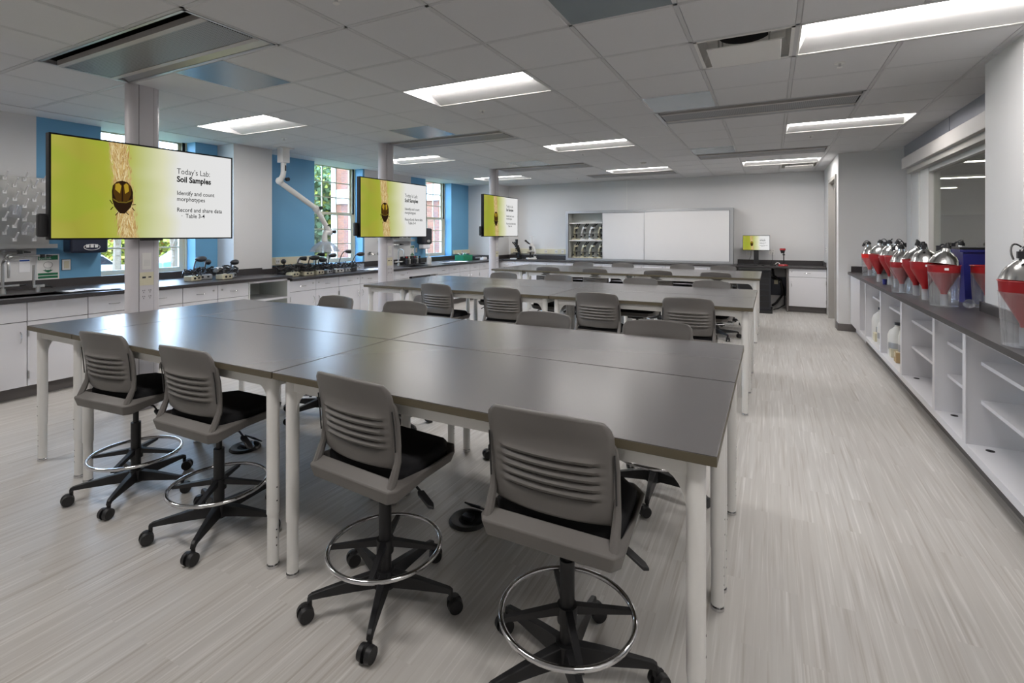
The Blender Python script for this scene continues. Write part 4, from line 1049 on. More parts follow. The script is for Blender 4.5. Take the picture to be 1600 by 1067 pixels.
t = thing('mouse', 'small black mouse beside the keyboard', 'mouse', (-.14,11.05,.87)); MB().ball((0,0,.012),.03,14,(1,1.6,.6)).build('shell', BLACK, t); MB().box(-.002,.002,.01,.03,.026,.032).build('wheel', DULL, t)
t = thing('cable_bundle', 'looped black and white cable on the counter beside the red stand', 'cable', (.04,11.1,.87))
MB().torus((0,0,.012),.05,.008,24,6).torus((.02,.02,.026),.045,.008,24,6).build('loop', BLACK, t); MB().torus((.08,.0,.03),.035,.008,20,6,Matrix.Rotation(R(80),3,'X')).build('white_loop', WHITE, t)
t = thing('viewer_stand', 'red stand with black lens head on the back counter', 'instrument', (.215,11.1,.87))
MB().lathe([(0,.0),(.085,.0),(.09,.01),(.08,.03),(.03,.04),(0,.042)],28).build('base', RED, t)
MB().cyl((.01,.02,.04),(.01,.02,.26),.009,n=10).box(-.01,.03,-.02,.04,.21,.235).build('rod', BLACK, t)
MB().cyl((-.01,0,.25),(-.01,0,.31),.03,.045,n=18).build('lens_head', BLACK, t)
MB().cyl((-.01,0,.31),(-.01,0,.345),.055,.05,n=20).build('cap', RED, t)
def outlet_at(name, label, F, s, z, n=2):
    p = F.P(s,0,z); t = thing(name, label, 'outlet', p)
    m = MB(); F.box(m, s-.035*n/1.0*.5-.02, s+.035*n*.5+.02, 0, .006, z-.055, z+.055); m.m(1)
    for i in range(n):
        for dz in (-.022,.022):
            c = s+(i-(n-1)/2)*.045
            for q in (-.006,.006): F.box(m, c+q-.002, c+q+.002, .006, .007, z+dz-.006, z+dz+.006)
    m.build('plate', [WHITE, BLACK], t, world=True)
FW = Face('x', YB, -1)
outlet_at('wall_outlet','white wall outlet left of the monitor stand',FW,-.40,1.10)
outlet_at('wall_outlet','white double wall outlet right of the monitor stand',FW,.02,1.13)
outlet_at('wall_outlet','white wall outlets beside the grey door frame',Face('y',XD,-1),11.05,1.2)

# ------------------------------------------------------------------ sinks and fittings on the left
def faucet(x, y, z, label, h=.33):
    t = thing('sink_faucet', label, 'faucet', (x,y,z), 0, 'lab faucets')
    MB().cyl((0,0,0),(0,0,.05),.026,.022,n=16).cyl((0,0,.05),(0,0,h-.06),.013,n=14).build('column', STEEL, t)
    MB().tube([(0,0,h-.06)]+[(.07-.07*math.cos(a*PI/10), 0, h-.06+.06*math.sin(a*PI/10)) for a in range(1,10)]+[(.14,0,h-.10)],.011,10).cyl((.14,0,h-.10),(.14,0,h-.17),.012,.009,n=12).build('spout', STEEL, t)
    m = MB().cyl((0,-.12,.075),(0,.12,.075),.012,n=12)
    hd = m.build('valve_bar', STEEL, t)
    MB().tube([(0,-.12,.075),(.02,-.155,.08),(.05,-.16,.085)],.007,8).tube([(0,.12,.075),(.02,.155,.08),(.05,.16,.085)],.007,8).build('handle', BLACK, t)
faucet(-6.52,2.0,.914,'tall steel faucet behind the near sink at left edge')
faucet(-6.52,7.72,.87,'steel gooseneck faucet behind the far sink')
t = thing('eyewash_tap', 'short steel eyewash tap beside the near faucet', 'faucet', (-6.45,2.235,.914))
MB().cyl((0,0,0),(0,0,.07),.02,n=14).cyl((0,-.04,.06),(0,.05,.06),.016,n=12).cyl((0,-.03,.06),(0,-.03,.27),.011,n=12).build('body', STEEL, t)
MB().cyl((.0,.05,.06),(.06,.09,.05),.01,n=10).build('lever', BLACK, t)
t = thing('eyewash_tap', 'tall steel loop tap beside the far faucet', 'faucet', (-6.5,7.45,.87))
MB().tube([(0,0,0),(0,0,.36),(.0,.02,.40),(.0,.06,.41),(0,.2,.41),(0,.23,.38),(0,.235,.32)],.013,10).build('loop', STEEL, t); MB().cyl((0,0,0),(0,0,.03),.025,n=14).build('base', STEEL, t)
def swing_arm(y, z, label):
    t = thing('wall_spray_arm', label, 'tap', (XL,y,z), 0, 'steel wall taps')
    m = MB().cyl((.0,0,0),(.02,0,0),.03,n=16).cyl((.02,0,0),(.05,0,0),.016,n=12)
    m.build('wall_flange', STEEL, t)
    MB().tube([(.045,0,0),(.06,.02,0),(.06,.28,.004)],.007,8).build('arm', STEEL, t)
    MB().cyl((.06,.25,-.015),(.06,.25,.02),.022,n=14).tube([(.06,.28,.004),(.08,.33,.0)],[.012,.006],8).build('nozzle', BLACK, t)
swing_arm(2.18,1.255,'steel swing arm tap on the white wall under the near pegboard')
swing_arm(2.0,1.30,'black tipped tap at left edge under near pegboard')
swing_arm(7.98,1.275,'steel swing arm tap on the wall above the far sink')
for y, lb in ((7.36,'left one of two wall gas taps near the middle pole'),(7.62,'right one of two wall gas taps near the middle pole')):
    t = thing('gas_tap', lb, 'tap', (XL,y,1.11), 0, 'wall gas taps')
    MB().cyl((0,0,0),(.03,0,0),.03,n=16).build('flange', STEEL, t); MB().cyl((.03,0,0),(.07,0,0),.014,n=10).tube([(.07,0,0),(.10,.03,-.01),(.10,.07,-.02)],.009,8).build('nozzle', STEEL, t); MB().obox((.06,-.02,.03),.02,.05,.014).build('handle', BLACK, t)
PEGW = mat('white_peg','#f2f2f2',.4,var=.01)
def pegboard(y0, y1, z0, z1, label, rows, cols, glass):
    t = thing('drying_rack', label, 'drying rack', (XL,(y0+y1)/2,z0), 0, 'steel pegboard drying racks')
    MB().box(XL,XL+.02,y0,y1,z0,z1).build('back_sheet', STEEL, t, world=True)
    MB().box(XL,XL+.11,y0-.05,y1+.04,z0-.02,z0).box(XL+.10,XL+.11,y0-.05,y1+.04,z0,z0+.025).build('drip_tray', STEEL, t, world=True)
    k = 0
    for i in range(rows):
        for j in range(cols):
            z = z0+.07+(z1-z0-.1)*i/(rows-1); y = y0+.05+(y1-y0-.1)*(j+.5*(i%2))/(cols-.5)
            if k >= 60: continue
            k += 1
            MB().box(XL+.02,XL+.035,y-.016,y+.016,z-.016,z+.016).cyl((XL+.03,y,z),(XL+.12,y,z+.075),.0075,n=8).build('peg', PEGW, t, world=True)
    return t
pegboard(1.55,2.50,1.36,2.09,'steel pegboard drying rack with white pegs above the near sink',10,6,True)
pegboard(7.66,8.62,1.36,1.95,'steel pegboard drying rack above the far sink behind middle screen',6,6,True)
for i, (y, z) in enumerate(((2.20,1.73),(2.30,1.55),(2.03,1.58))):
    t = thing('beaker', ['upper clear beaker hung on the near pegboard','lower clear beaker hung on the near pegboard','clear beaker hung at left of near pegboard'][i], 'beaker', (XL+.10,y,z), 0, 'beakers on the near drying rack')
    MB().lathe([(.05,-.06),(.048,.04),(.04,.055),(0,.056)],18,M=Matrix.Rotation(R(25),3,'Y')).build('glass', ACRYL, t)
t = thing('towel_dispenser', 'dark navy paper towel dispenser with white emblem under near screen', 'dispenser', (XL,2.78,1.28), 0, 'wall paper towel dispensers')
MB().box(0,.2,-.16,.19,.0,.36).build('body', NAVY, t, bevel=.03, seg=4)
m = MB()
M = Matrix(((0,0,1),(1,0,0),(0,1,0)))
pts = [(.2015, .03+.075*math.cos(2*PI*i/32), .065+.032*math.sin(2*PI*i/32)) for i in range(32)]
m.tube(pts,.003,5,closed=True)
for q in (-.04,0,.04): m.box(.2,.203,.03+q-.015,.03+q+.015,.06,.095)
m.build('emblem', WHITE, t)
t = thing('towel_dispenser', 'dark grey paper towel dispenser beside the far brick view window', 'dispenser', (XL,9.0,1.27), 0, 'wall paper towel dispensers')
MB().box(0,.2,-.16,.17,.0,.36).build('body', DARK, t, bevel=.045, seg=5)
m = MB().tube([(.2015, .02+.05*math.cos(2*PI*i/24), .07+.03*math.sin(2*PI*i/24)) for i in range(24)],.003,5,closed=True)
for q in (-.025,0,.025): m.box(.2,.203,.02+q-.009,.02+q+.009,.06,.085)
m.build('emblem', WHITE, t)
MB().box(.03,.17,-.12,.12,-.10,0).build('towel', PAPER, t, bevel=.02)
def sign(y0, y1, z0, z1, label):
    t = thing('safety_sign', label, 'sign', (XL+.002,(y0+y1)/2,(z0+z1)/2), 0, 'green and white safety signs')
    H = z1-z0; W = y1-y0
    MB().box(0,.003,-W/2,W/2,-H/2,H/2).build('board', WHITE, t)
    a = W/2-.012
    for q0, q1 in ((H/2-.068*H/.3,H/2-.012),(-H/2+.012,-H/2+.038),(-H/2+.045,-H/2+.07)): MB().box(.003,.0036,-a,a,q0,q1).build('band', GREEN, t)
    m = MB(); m.tube([(.004, .038*math.cos(2*PI*i/24), .02+.034*math.sin(2*PI*i/24)) for i in range(24)],.0016,5,closed=True)
    for q in (-.02,.02): m.tube([(.004,q*1.2,-.02),(.004,q,-.035)],.0016,5)
    m.build('face_outline', BLACK, t, world=False)
    MB().add([(.0037,-.045,-.035),(.0037,.045,-.035),(.0037,.02,-.052),(.0037,0,-.062),(.0037,-.02,-.052)],[(0,1,2,3,4)]).build('basin', GREEN, t, fix=False)
    for b, zz in (('Emergency',H/2-.036*H/.3),('Eyewash',H/2-.062*H/.3)):
        text(b, .026, W*.52, .0042, -a+.006, zz, t, ink=PAPER).name = 'lettering'
sign(2.40,2.592,1.0,1.272,'green and white Emergency Eyewash sign above the near counter')
sign(8.62,8.76,.99,1.25,'green and white sign above the far sink')
t = thing('wall_switch', 'framed wall switch plate beside the near safety sign', 'switch', (XL,2.655,1.15))
MB().box(0,.008,-.038,.038,-.058,.058).build('plate', WHITE, t, bevel=.003); MB().box(.008,.011,-.022,.022,-.04,.04).build('paddle', CREAM, t); MB().box(.0005,.006,-.041,.041,-.061,.061).build('gasket', DARK, t)
t = thing('wall_notice', 'small white notice with blue header above the near faucet', 'sign', (XL,2.305,1.16))
MB().box(0,.002,-.045,.045,-.07,.065).build('sheet', PAPER, t); MB().box(.002,.003,-.04,.04,.045,.06).build('header', mat('blue_print','#2f62c4',.5), t)
t = thing('wall_switch', 'small white outlet plate on the blue wall by far sink sign', 'switch', (XL,8.83,1.14)); MB().box(0,.008,-.03,.03,-.05,.05).build('plate', WHITE, t, bevel=.003); MB().box(.008,.01,-.012,.012,-.03,.03).build('paddle', CREAM, t)

def papers(x, y, z, label, n, w, l, seed):
    rnd = random.Random(seed)
    for i in range(n):
        a = rnd.uniform(-.5,.5); M = Matrix.Rotation(a,3,'Z'); m = MB(); k = 6; v = []; f = []
        for p in range(k+1):
            for q in range(k+1):
                u, s = -.5+p/k, -.5+q/k
                v.append(M @ Vector((u*w, s*l, .001+.008*abs(math.sin(u*7+i*2+s*3))*(abs(u)+abs(s)))))
        for p in range(k):
            for q in range(k): f.append((p*(k+1)+q,(p+1)*(k+1)+q,(p+1)*(k+1)+q+1,p*(k+1)+q+1))
        m.sh(True).add(v,f)
        o = m.build('paper_sheet', PAPER, loc=(0,0,0)); o.location = (x+rnd.uniform(-.08,.08), y+rnd.uniform(-l*.6,l*.6), z+.0025*i)
        tag(o, label, 'paper', 'sheets of paper on the left counter')
papers(-6.22,2.66,.915,'crumpled white paper sheet lying on the counter past the near sink',4,.22,.3,3)
papers(-6.15,6.7,.871,'white paper sheet on the counter before the middle power pole',5,.25,.32,5)
papers(-6.15,9.2,.871,'white paper sheet on the counter under the far window',7,.25,.4,9)

# gooseneck illuminators with their cords
def illuminator(x, y, z, rz, label, base, head, hm=BLACK, group='gooseneck lamps on the window counter', pad=False, cord=True, bl=.16):
    t = thing('gooseneck_lamp', label, 'lamp', (x,y,z), rz, group)
    MB().box(-.06,.06,-bl/2,bl/2,.0,.065).build('base', base, t, bevel=.014, seg=3)
    MB().cyl((.061,-.03,.035),(.066,-.03,.035),.014,n=12).build('dial', BLACK, t); MB().box(.06,.063,.02,.045,.025,.045).build('switch', BLACK, t)
    h = Vector(head); p0 = Vector((0,0,.06)); mid = Vector((h.x*.4, h.y*.4, h.z*1.05)); pts = []
    for i in range(9):
        u = i/8; pts.append(p0*(1-u)**2 + mid*2*u*(1-u) + h*u*u)
    MB().tube(pts,.008,8).build('gooseneck', hm, t)
    d = (pts[-1]-pts[-2]).normalized(); d = (d+Vector((0,0,-.1))).normalized()
    m = MB()
    if pad:
        M = (d+Vector((.25*math.sin(x*90),.35*math.sin(y*70),.1))).normalized().to_track_quat('Z','Y').to_matrix(); m.lathe([(.012,-.03),(.02,-.02),(.034,.02),(.037,.06),(.034,.10),(.02,.125),(0,.13)],16,c=h,M=M)
    else:
        m.cyl(h-d*.01,h+d*.035,.018,.03,n=16).cyl(h+d*.035,h+d*.09,.03,.036,n=16)
    m.build('lamp_head', hm, t, bevel=.006)
    if cord:
        rnd = random.Random(int(x*1000+y*777)); c = []
        for i in range(46):
            a = i*.62; c.append((.08*math.cos(a)*(1+.3*math.sin(i*1.7)), .10*math.sin(a)*(1+.3*rnd.random()), .075+.075*rnd.random()+.02*math.sin(i)))
        MB().tube(c,.007,5).build('cord', BLACK, t)
    return t
zc = CT
illuminator(-6.33,3.66,zc,.3,'tangled lamp with tan base, first from the near pole side',CREAM,(-.02,.10,.26),DARK,'tangled lamps on the near counter',True)
illuminator(-6.42,3.86,zc,-.4,'lamp with silver hood behind the tangled lamps',DULL,(-.04,.02,.22),DARK,'tangled lamps on the near counter')
illuminator(-6.22,3.99,zc,.2,'tangled lamp with cream base, middle of the near cluster',CREAM,(.0,-.04,.14),DULL,'tangled lamps on the near counter')
illuminator(-6.36,4.16,zc,.8,'coiled dark lamp next to the white pier, last of near cluster',DULL,(.02,.03,.20),DARK,'tangled lamps on the near counter',True)
zc = .87
LAMPS = [(-6.40,5.02,0,DARK,(.02,-.02,.22),True,'dark'),(-6.22,5.02,.2,CREAM,(.03,.04,.17),False,'cream'),(-6.45,5.28,0,CREAM,(.02,.05,.25),False,'cream'),(-6.20,5.26,-.1,CREAM,(.0,.07,.26),True,'cream'),
 (-6.21,5.47,.1,CREAM,(-.03,.08,.24),False,'cream'),(-6.22,5.66,.3,DULL,(.0,-.05,.22),True,'grey'),(-6.45,5.62,0,DARK,(.02,.06,.30),False,'dark'),(-6.42,5.86,.4,DARK,(.02,.05,.27),True,'dark'),(-6.22,5.88,-.2,MILK,(-.02,.16,.34),False,'white'),(-6.24,6.08,.1,DULL,(.0,-.02,.12),False,'grey'),(-6.25,6.20,.1,DARK,(.03,.14,.28),True,'dark')]
OD = ['first','second','third','fourth','fifth','sixth','seventh','eighth','ninth','tenth','eleventh']
for i, (x,y,r,b,h,p,bn) in enumerate(LAMPS):
    illuminator(x,y,zc,r,f'gooseneck lamp with {bn} base, {OD[i]} from the white pier',b,h,BLACK,pad=p)
t = thing('clear_box', 'clear plastic box of small parts at the end of the lamp row', 'box', (-6.27,6.36,zc))
a, b, h = .07, .09, .12
MB().box(-a,a,-b,b,0,.004).box(-a,-a+.003,-b,b,.004,h).box(a-.003,a,-b,b,.004,h).box(-a,a,-b,-b+.003,.004,h).box(-a,a,b-.003,b,.004,h).build('box', ACRYL, t)
m = MB(); rnd = random.Random(4)
for i in range(14): m.m(i%3).obox((rnd.uniform(-.05,.05),rnd.uniform(-.07,.07),.02+.004*i),.035,.02,.012,Matrix.Rotation(rnd.random()*3,3,'Z'))
m.build('small_parts', [CREAM, BLACK, TAN], t)['kind'] = 'stuff'
t = thing('dropper_bottle', 'tiny white bottle on the papers by the middle pole', 'bottle', (-6.2,6.92,.872)); MB().lathe([(0,0),(.018,0),(.018,.04),(.008,.05),(.005,.075),(0,.076)],12).build('bottle', MILK, t)
t = thing('squeeze_bottle', 'clear white squeeze bottle right of the far sink', 'bottle', (-6.30,8.42,.87)); MB().lathe([(0,0),(.05,0),(.052,.10),(.045,.14),(.02,.16),(.018,.18),(0,.185)],18).build('bottle', MILK, t); MB().cyl((0,0,.18),(0,0,.20),.022,n=12).build('cap', WHITE, t)
t = thing('bottle_rack', 'dark rack of small bottles beside the far sink', 'rack', (-6.55,8.2,.87)); MB().box(-.1,.1,-.28,.28,0,.02).box(-.1,-.09,-.28,.28,.02,.17).build('frame', BLACK, t)
for i in range(6):
    b = thing('small_bottle', f'small dark bottle in the rack beside far sink, {OD[i]} along', 'bottle', (-6.53,7.98+.085*i,.89), 0, 'bottles in the rack by the far sink'); MB().lathe([(0,0),(.03,0),(.03,.09),(.012,.11),(.012,.13),(0,.13)],12).build('bottle', [DARK,STEEL,BLACK][i%3], b); MB().cyl((0,0,.125),(0,0,.15),.015,n=10).build('cap', [RED,CREAM,BLACK][i%3], b)
t = thing('wire_tray', 'green tray on the counter under the far blue panel', 'tray', (-6.5,10.05,.87))
MB().box(-.12,.12,-.2,.2,0,.008).box(-.12,-.115,-.2,.2,.008,.13).box(.115,.12,-.2,.2,.008,.13).box(-.115,.115,-.2,-.195,.008,.13).box(-.115,.115,.195,.2,.008,.13).build('tray', GREENT, t)
m = MB(); rnd = random.Random(8)
for i in range(10): m.m(i%2).cyl((rnd.uniform(-.09,.09),rnd.uniform(-.17,.17),.01),(rnd.uniform(-.09,.09),rnd.uniform(-.17,.17),.17),.012,n=8)
m.build('tubes', [MILK, GREENT], t)['kind'] = 'stuff'
t = thing('instrument_case', 'dark grey instrument on the far counter beside green tray', 'instrument', (-6.5,10.5,.87)); MB().box(-.12,.12,-.19,.19,0,.10).build('case', DARK, t, bevel=.01); MB().box(.12,.123,-.12,.12,.03,.07).build('panel', DULL, t)
t = thing('foam_block', 'small white block on the far counter by the instrument', 'box', (-6.25,10.55,.87)); MB().box(-.05,.05,-.09,.09,0,.05).build('block', PAPER, t, bevel=.005); MB().box(-.04,.04,-.08,.08,.05,.056).build('lid', MILK, t)
t = thing('foam_block', 'pale box on the counter near the window corner end', 'box', (-6.4,10.78,.87)); MB().box(-.06,.06,-.08,.08,0,.05).build('block', CREAM, t, bevel=.005); MB().box(-.05,.05,-.07,.07,.05,.056).build('lid', PAPER, t)

# extraction arm hanging from the ceiling by the pier
t = thing('extraction_arm', 'white jointed extraction arm with clear hood hanging from the ceiling', 'extractor arm', (-6.3,4.93,CZ))
MB().box(-6.36,-6.24,4.87,4.99,2.53,CZ-.001).box(-6.40,-6.20,4.82,5.04,CZ-.012,CZ-.001).build('ceiling_mount', WHITE, t, world=True, bevel=.004)
def P3(y, z): return (-6.3, y, z)
MB().tube([P3(4.93,2.53),P3(4.93,2.40),P3(4.92,2.34),P3(4.88,2.28)],.038,14).ball(P3(4.865,2.26),.055,14).build('upper_tube', WHITE, t, world=True)
MB().tube([P3(4.84,2.27),P3(4.9,2.225),P3(5.5,1.90)],.04,14).ball(P3(5.52,1.885),.056,14).build('middle_tube', WHITE, t, world=True)
MB().tube([P3(5.52,1.885),P3(5.60,1.78),P3(5.79,1.52)],.038,14).ball(P3(5.79,1.52),.05,14).build('lower_tube', WHITE, t, world=True)
MB().tube([P3(5.78,1.53),P3(5.70,1.515),P3(5.685,1.46),P3(5.685,1.36)],[.042,.042,.04,.046],14).build('hood_neck', WHITE, t, world=True)
m = MB()
for y, z in ((4.955,2.29),(5.56,1.90),(5.83,1.53)): m.cyl((-6.27,y,z),(-6.225,y,z),.027,n=16)
m.cyl((-6.265,5.72,1.63),(-6.255,5.72,1.63),.012,n=8).box(-6.263,-6.255,4.925,4.94,2.41,2.49)
m.build('knobs', BLACK, t, world=True)
MB().lathe([(.045,.17),(.07,.16),(.13,.125),(.185,.075),(.215,.025),(.235,.0),(.23,.0),(.21,.025),(.18,.075),(.125,.12),(.065,.152),(.045,.162)],32,c=P3(5.685,1.215)).build('clear_hood', FROST, t, world=True)
# ------------------------------------------------------------------ outside the windows
GRASS = mat('lawn_grass','#4c5a35',.9,var=.35,scale=3,bump=.5,bscale=40); 
mb = MB(); n = 14; v = []; f = []
for i in range(n+1):
    for j in range(n+1):
        x = -7.4-55*(i/n)**1.6; y = -25+65*j/n; z = -.75+1.9*max(0,min(1,(-x-29)/14))**1.2
        v.append((x,y,z))
for i in range(n):
    for j in range(n): f.append((i*(n+1)+j,(i+1)*(n+1)+j,(i+1)*(n+1)+j+1,i*(n+1)+j+1))
lawn = MB().sh(True).add(v,f).build('ground_lawn', GRASS); struct(lawn, 'green lawn outside the windows rising away', 'lawn')
def gz(x): return -.75+1.9*max(0,min(1,(-x-29)/14))**1.2
def brick():
    m = bpy.data.materials.new('brick_wall'); m.use_nodes = True; nt = m.node_tree; b = nt.nodes['Principled BSDF']; N = nt.nodes.new; L = nt.links.new
    tc = N('ShaderNodeTexCoord'); mp = N('ShaderNodeMapping'); mp.inputs['Rotation'].default_value = (PI/2,0,0); L(tc.outputs['Object'], mp.inputs[0])
    br = N('ShaderNodeTexBrick'); L(mp.outputs[0], br.inputs['Vector']); br.inputs['Scale'].default_value = 1
    br.inputs['Brick Width'].default_value = .21; br.inputs['Row Height'].default_value = .075; br.inputs['Mortar Size'].default_value = .006
    br.inputs['Color1'].default_value = lin('#80482f'); br.inputs['Color2'].default_value = lin('#683a28'); br.inputs['Mortar'].default_value = lin('#80705f')
    L(br.outputs['Color'], b.inputs['Base Color']); b.inputs['Roughness'].default_value = .85; return m
BRICK = brick()
t = thing('brick_building', 'red brick building wing with white band seen through the windows', 'building', (-12,18,-.75))
MB().box(-16.2,-8.2,15.2,24,-.75,8).build('wall', BRICK, t, world=True)
WT = mat('white_trim','#bdb8b0',.6,var=.02)
MB().box(-16.25,-8.2,15.1,15.2,2.75,3.35).box(-16.3,-16.15,15.05,15.4,-.75,8).build('white_trim', WT, t, world=True)
for i, x in enumerate((-14.3,-11.6,-9.4)):
    w = MB().box(x-.5,x+.5,15.12,15.2,3.7,5.6).build('window', WT, t, world=True); MB().box(x-.42,x+.42,15.105,15.12,3.78,5.52).build('pane', GPANEL, w, world=True)
MB().prism([(-17.2,5.2),(-21.5,6.9),(-21.5,7.2),(-16.3,5.3)],17,24,'y').build('gable_trim', WT, t, world=True)

LEAF1 = mat('leaf_dark','#43582f',.7,var=.3,scale=20); LEAF2 = mat('leaf_yellow','#8f8d2c',.7,var=.3,scale=12); LEAF3 = mat('leaf_orange','#a06228',.7,var=.3,scale=12); BARK = mat('bark','#6b5c4c',.9,var=.2,scale=20)
def leaves(c, r, n, size, mts, rnd, flat=1.0):
    m = MB()
    for i in range(n):
        while True:
            p = Vector((rnd.uniform(-1,1),rnd.uniform(-1,1),rnd.uniform(-1,1)))
            if .35 < p.length < 1: break
        q = Vector((c[0]+p.x*r, c[1]+p.y*r, c[2]+p.z*r*flat)); a = Vector((rnd.uniform(-1,1),rnd.uniform(-1,1),rnd.uniform(-1,1))).normalized(); b = a.orthogonal().normalized(); s = size*rnd.uniform(.6,1.3)
        m.m(rnd.randrange(len(mts)) if rnd.random() < .4 else 0).add([q+a*s, q+b*s*.6, q-a*s, q-b*s*.6],[(0,1,2,3)])
    return m
def leafy(name, x, y, h, r, mts, label, n=900, size=.16, seed=1, flat=.8):
    rnd = random.Random(seed); z = gz(x); t = thing(name, label, 'tree', (x,y,z), 0, 'trees outside the windows')
    MB().cyl((0,0,0),(0,0,h*.6),.16,.08,n=8).tube([(0,0,h*.5),(r*.4,.2,h*.8)],.05,5).tube([(0,0,h*.5),(-r*.3,-.3,h*.85)],.05,5).build('trunk', BARK, t)
    leaves((0,0,h), r, n, size, mts, rnd, flat).build('foliage', mts, t, fix=False)
def bare(x, y, h, label, seed):
    rnd = random.Random(seed); z = gz(x); t = thing('bare_tree', label, 'tree', (x,y,z), 0, 'trees outside the windows'); m = MB()
    def br(p, d, L, r, k):
        q = p + d*L; m.tube([p, p+d*L*.5+Vector((rnd.uniform(-.05,.05)*L,rnd.uniform(-.05,.05)*L,0)), q], [r, r*.85, r*.7], 5 if k > 1 else 4, caps=False)
        if k == 0: return
        for i in range(3 if k > 2 else 4):
            e = (d + Vector((rnd.uniform(-.75,.75),rnd.uniform(-.75,.75),rnd.uniform(-.1,.6)))).normalized(); br(p+d*L*rnd.uniform(.55,1), e, L*rnd.uniform(.55,.78), r*.58, k-1)
    br(Vector((0,0,0)), Vector((0,0,1)), h*.34, .15, 6); m.build('branches', BARK, t, fix=False)
bare(-21,9.5,7.5,'bare branched tree seen through the near window',3)
bare(-22.5,12.2,8,'second bare tree farther behind the near window',8)
leafy('shrub',-31,12.6,1.5,2.6,[LEAF2,LEAF1,LEAF3],'yellow green shrub outside the near window',3500,.14,2,.75)
leafy('shrub',-31.5,17.6,1.5,2.6,[LEAF2,LEAF3,LEAF1],'orange tinted shrub outside the near window',3500,.15,5,.75)
for i, (x,y,h,r,lb) in enumerate(((-24,20.6,3.4,2.2,'dark green tree at the left edge of the middle window view'),(-25,22.9,2.4,1.2,'low small dark tree standing before the big trees outside'),(-28,25.6,3.6,3.0,'big dark green tree nearest the brick building, outside middle window'),(-35,31.5,4.6,3.6,'tall dark tree farther back beyond the lawn'),(-38,36.5,4.6,3.8,'farthest dark tree, half hidden by the brick building'))): leafy('leafy_tree',x,y,h,r,[LEAF1,LEAF2],lb,5000,.2,20+i,1.0)
leafy('shrub',-15.5,11.6,.9,.8,[LEAF2,LEAF1],'bright green shrub beyond the middle window',900,.1,31,.9)
# parked cars on the road below the near window
ROAD = mat('pavement','#8f8b84',.9,var=.05)
struct(MB().box(-28.5,-24,-6,22,-.76,-.70).build('path', ROAD), 'pale paved path outside', 'path')
CARG = mat('car_glass','#1f262c',.1,var=.02)
def car(x, y, rz, paint, label):
    t = thing('car', label, 'car', (x,y,-.70), rz, 'cars parked outside')
    prof = [(-2.1,.25),(2.1,.25),(2.15,.6),(1.9,.78),(1.0,.88),(.45,1.32),(-.9,1.38),(-1.6,.95),(-2.1,.88)]
    MB().prism(prof,-.82,.82,'y').build('body', paint, t, bevel=.06, seg=3)
    MB().prism([(.92,.90),(.42,1.27),(-.85,1.32),(-1.45,.95)],-.83,.83,'y').build('side_windows', CARG, t)
    for sx in (-1.3,1.3):
        for sy in (-1,1): MB().cyl((sx,sy*.66,.31),(sx,sy*.85,.31),.31,n=20).build('wheel', RUBBER, t)
car(-26,10.4,PI/2,mat('car_white','#a5a6a8',.25,.1),'white car parked outside the near window')
car(-26.2,15.4,PI/2,mat('car_blue','#6f90b4',.25,.1),'pale blue car parked outside the near window')

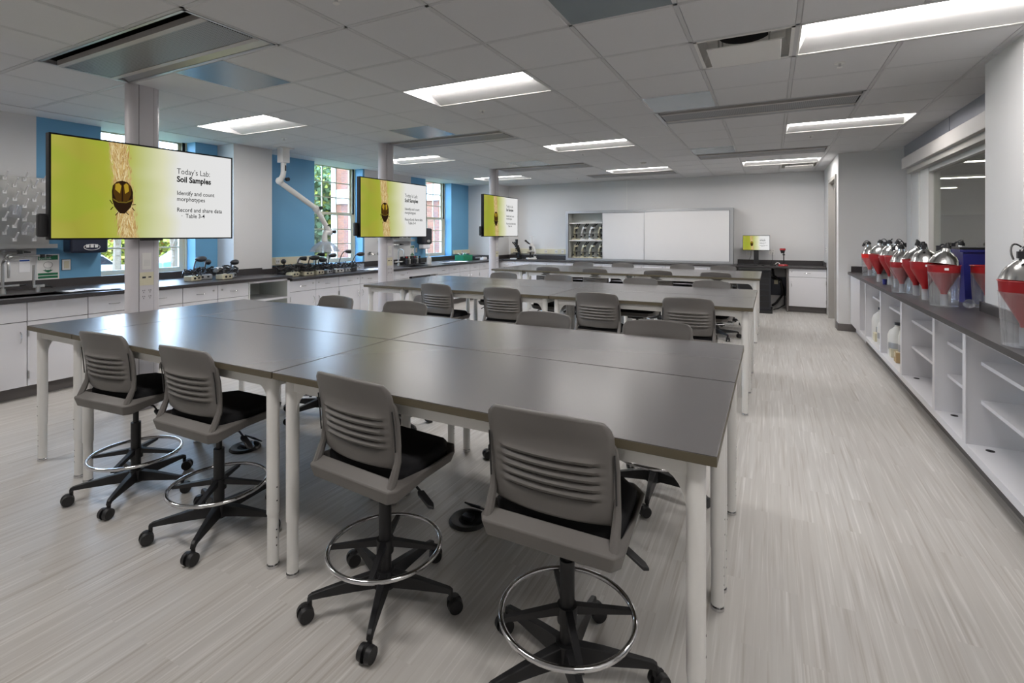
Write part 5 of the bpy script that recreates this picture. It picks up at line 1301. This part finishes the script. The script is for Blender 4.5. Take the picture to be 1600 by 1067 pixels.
# the room behind the interior window
WARM = mat('next_room_wall','#b9b3a8',.7,var=.02)
mb = MB().box(1.92,8.2,4.0,4.2,0,3).box(8.0,8.2,4.0,17,0,3).box(1.92,8.2,17,17.2,0,3).box(1.72,1.92,9.33,17,0,3).box(1.92,8.2,4,17.2,3,3.1)
struct(mb.build('wall_next_room', WARM), 'beige walls of the next room behind the interior window', 'wall')
struct(MB().box(1.92,8.2,4,17.2,-.1,0).build('floor_next_room', mat('next_floor','#8d867c',.5)), 'floor of the next room', 'floor')
struct(MB().box(1.94,8.0,16.9,17.0,0,2.0).build('trim_5', mat('next_dark','#8f8a80',.6)), 'darker lower band on the far wall of the next room', 'trim')
PL = emis('pendant_glow','#fff6ea',6.0)
for i, (y, xa) in enumerate(((8.7,2.24),(11.1,2.2),(13.4,2.1))):
    z = 2.45
    xb = 6.4 if i < 2 else 3.4
    t = thing('pendant_light', f'slim lit linear pendant in the next room, {["nearest","middle","farthest"][i]}', 'pendant light', ((xa+xb)/2,y,z), 0, 'linear pendants in the next room')
    MB().box(xa,xb,y-.03,y+.03,z+.012,z+.05).build('body', WHITE, t, world=True); MB().box(xa,xb,y-.028,y+.028,z,z+.012).build('diffuser', PL, t, world=True)
    MB().cyl((xa+.5,y,z+.05),(xa+.5,y,3.0),.003,n=5).cyl((xb-.5,y,z+.05),(xb-.5,y,3.0),.003,n=5).build('cable', DULL, t, world=True)

# ------------------------------------------------------------------ sky, camera, view
w = bpy.data.worlds.new('sky'); scene.world = w; w.use_nodes = True; nt = w.node_tree
bg = nt.nodes['Background']
tc = nt.nodes.new('ShaderNodeTexCoord'); sp = nt.nodes.new('ShaderNodeSeparateXYZ'); nt.links.new(tc.outputs['Generated'], sp.inputs[0])
cr = nt.nodes.new('ShaderNodeValToRGB'); nt.links.new(sp.outputs['Z'], cr.inputs[0])
cr.color_ramp.elements[0].color = (.58,.76,1,1); cr.color_ramp.elements[1].color = (.36,.58,1,1)
nt.links.new(cr.outputs[0], bg.inputs['Color']); bg.inputs['Strength'].default_value = 5.2
cd = bpy.data.cameras.new('camera'); cam = bpy.data.objects.new('camera', cd); col.objects.link(cam)
cam.location = (0,0,1.485); cam.rotation_euler = (PI/2,0,.4779); cd.sensor_width = 36; cd.lens = 780.73/1600*36
cd.shift_y = -(533.5-366.49)/1600; cd.clip_start = .05; cd.clip_end = 200
scene.camera = cam
scene.view_settings.view_transform = 'Standard'; scene.view_settings.look = 'None'; scene.view_settings.gamma = 1; scene.view_settings.use_curve_mapping = False
scene.view_settings.exposure = 1.93
scene.cycles.max_bounces = 10; scene.cycles.diffuse_bounces = 5; scene.cycles.glossy_bounces = 4; scene.cycles.transparent_max_bounces = 24; scene.cycles.transmission_bounces = 6
scene.cycles.use_denoising = True; scene.cycles.caustics_reflective = False; scene.cycles.caustics_refractive = False; scene.cycles.sample_clamp_indirect = 4
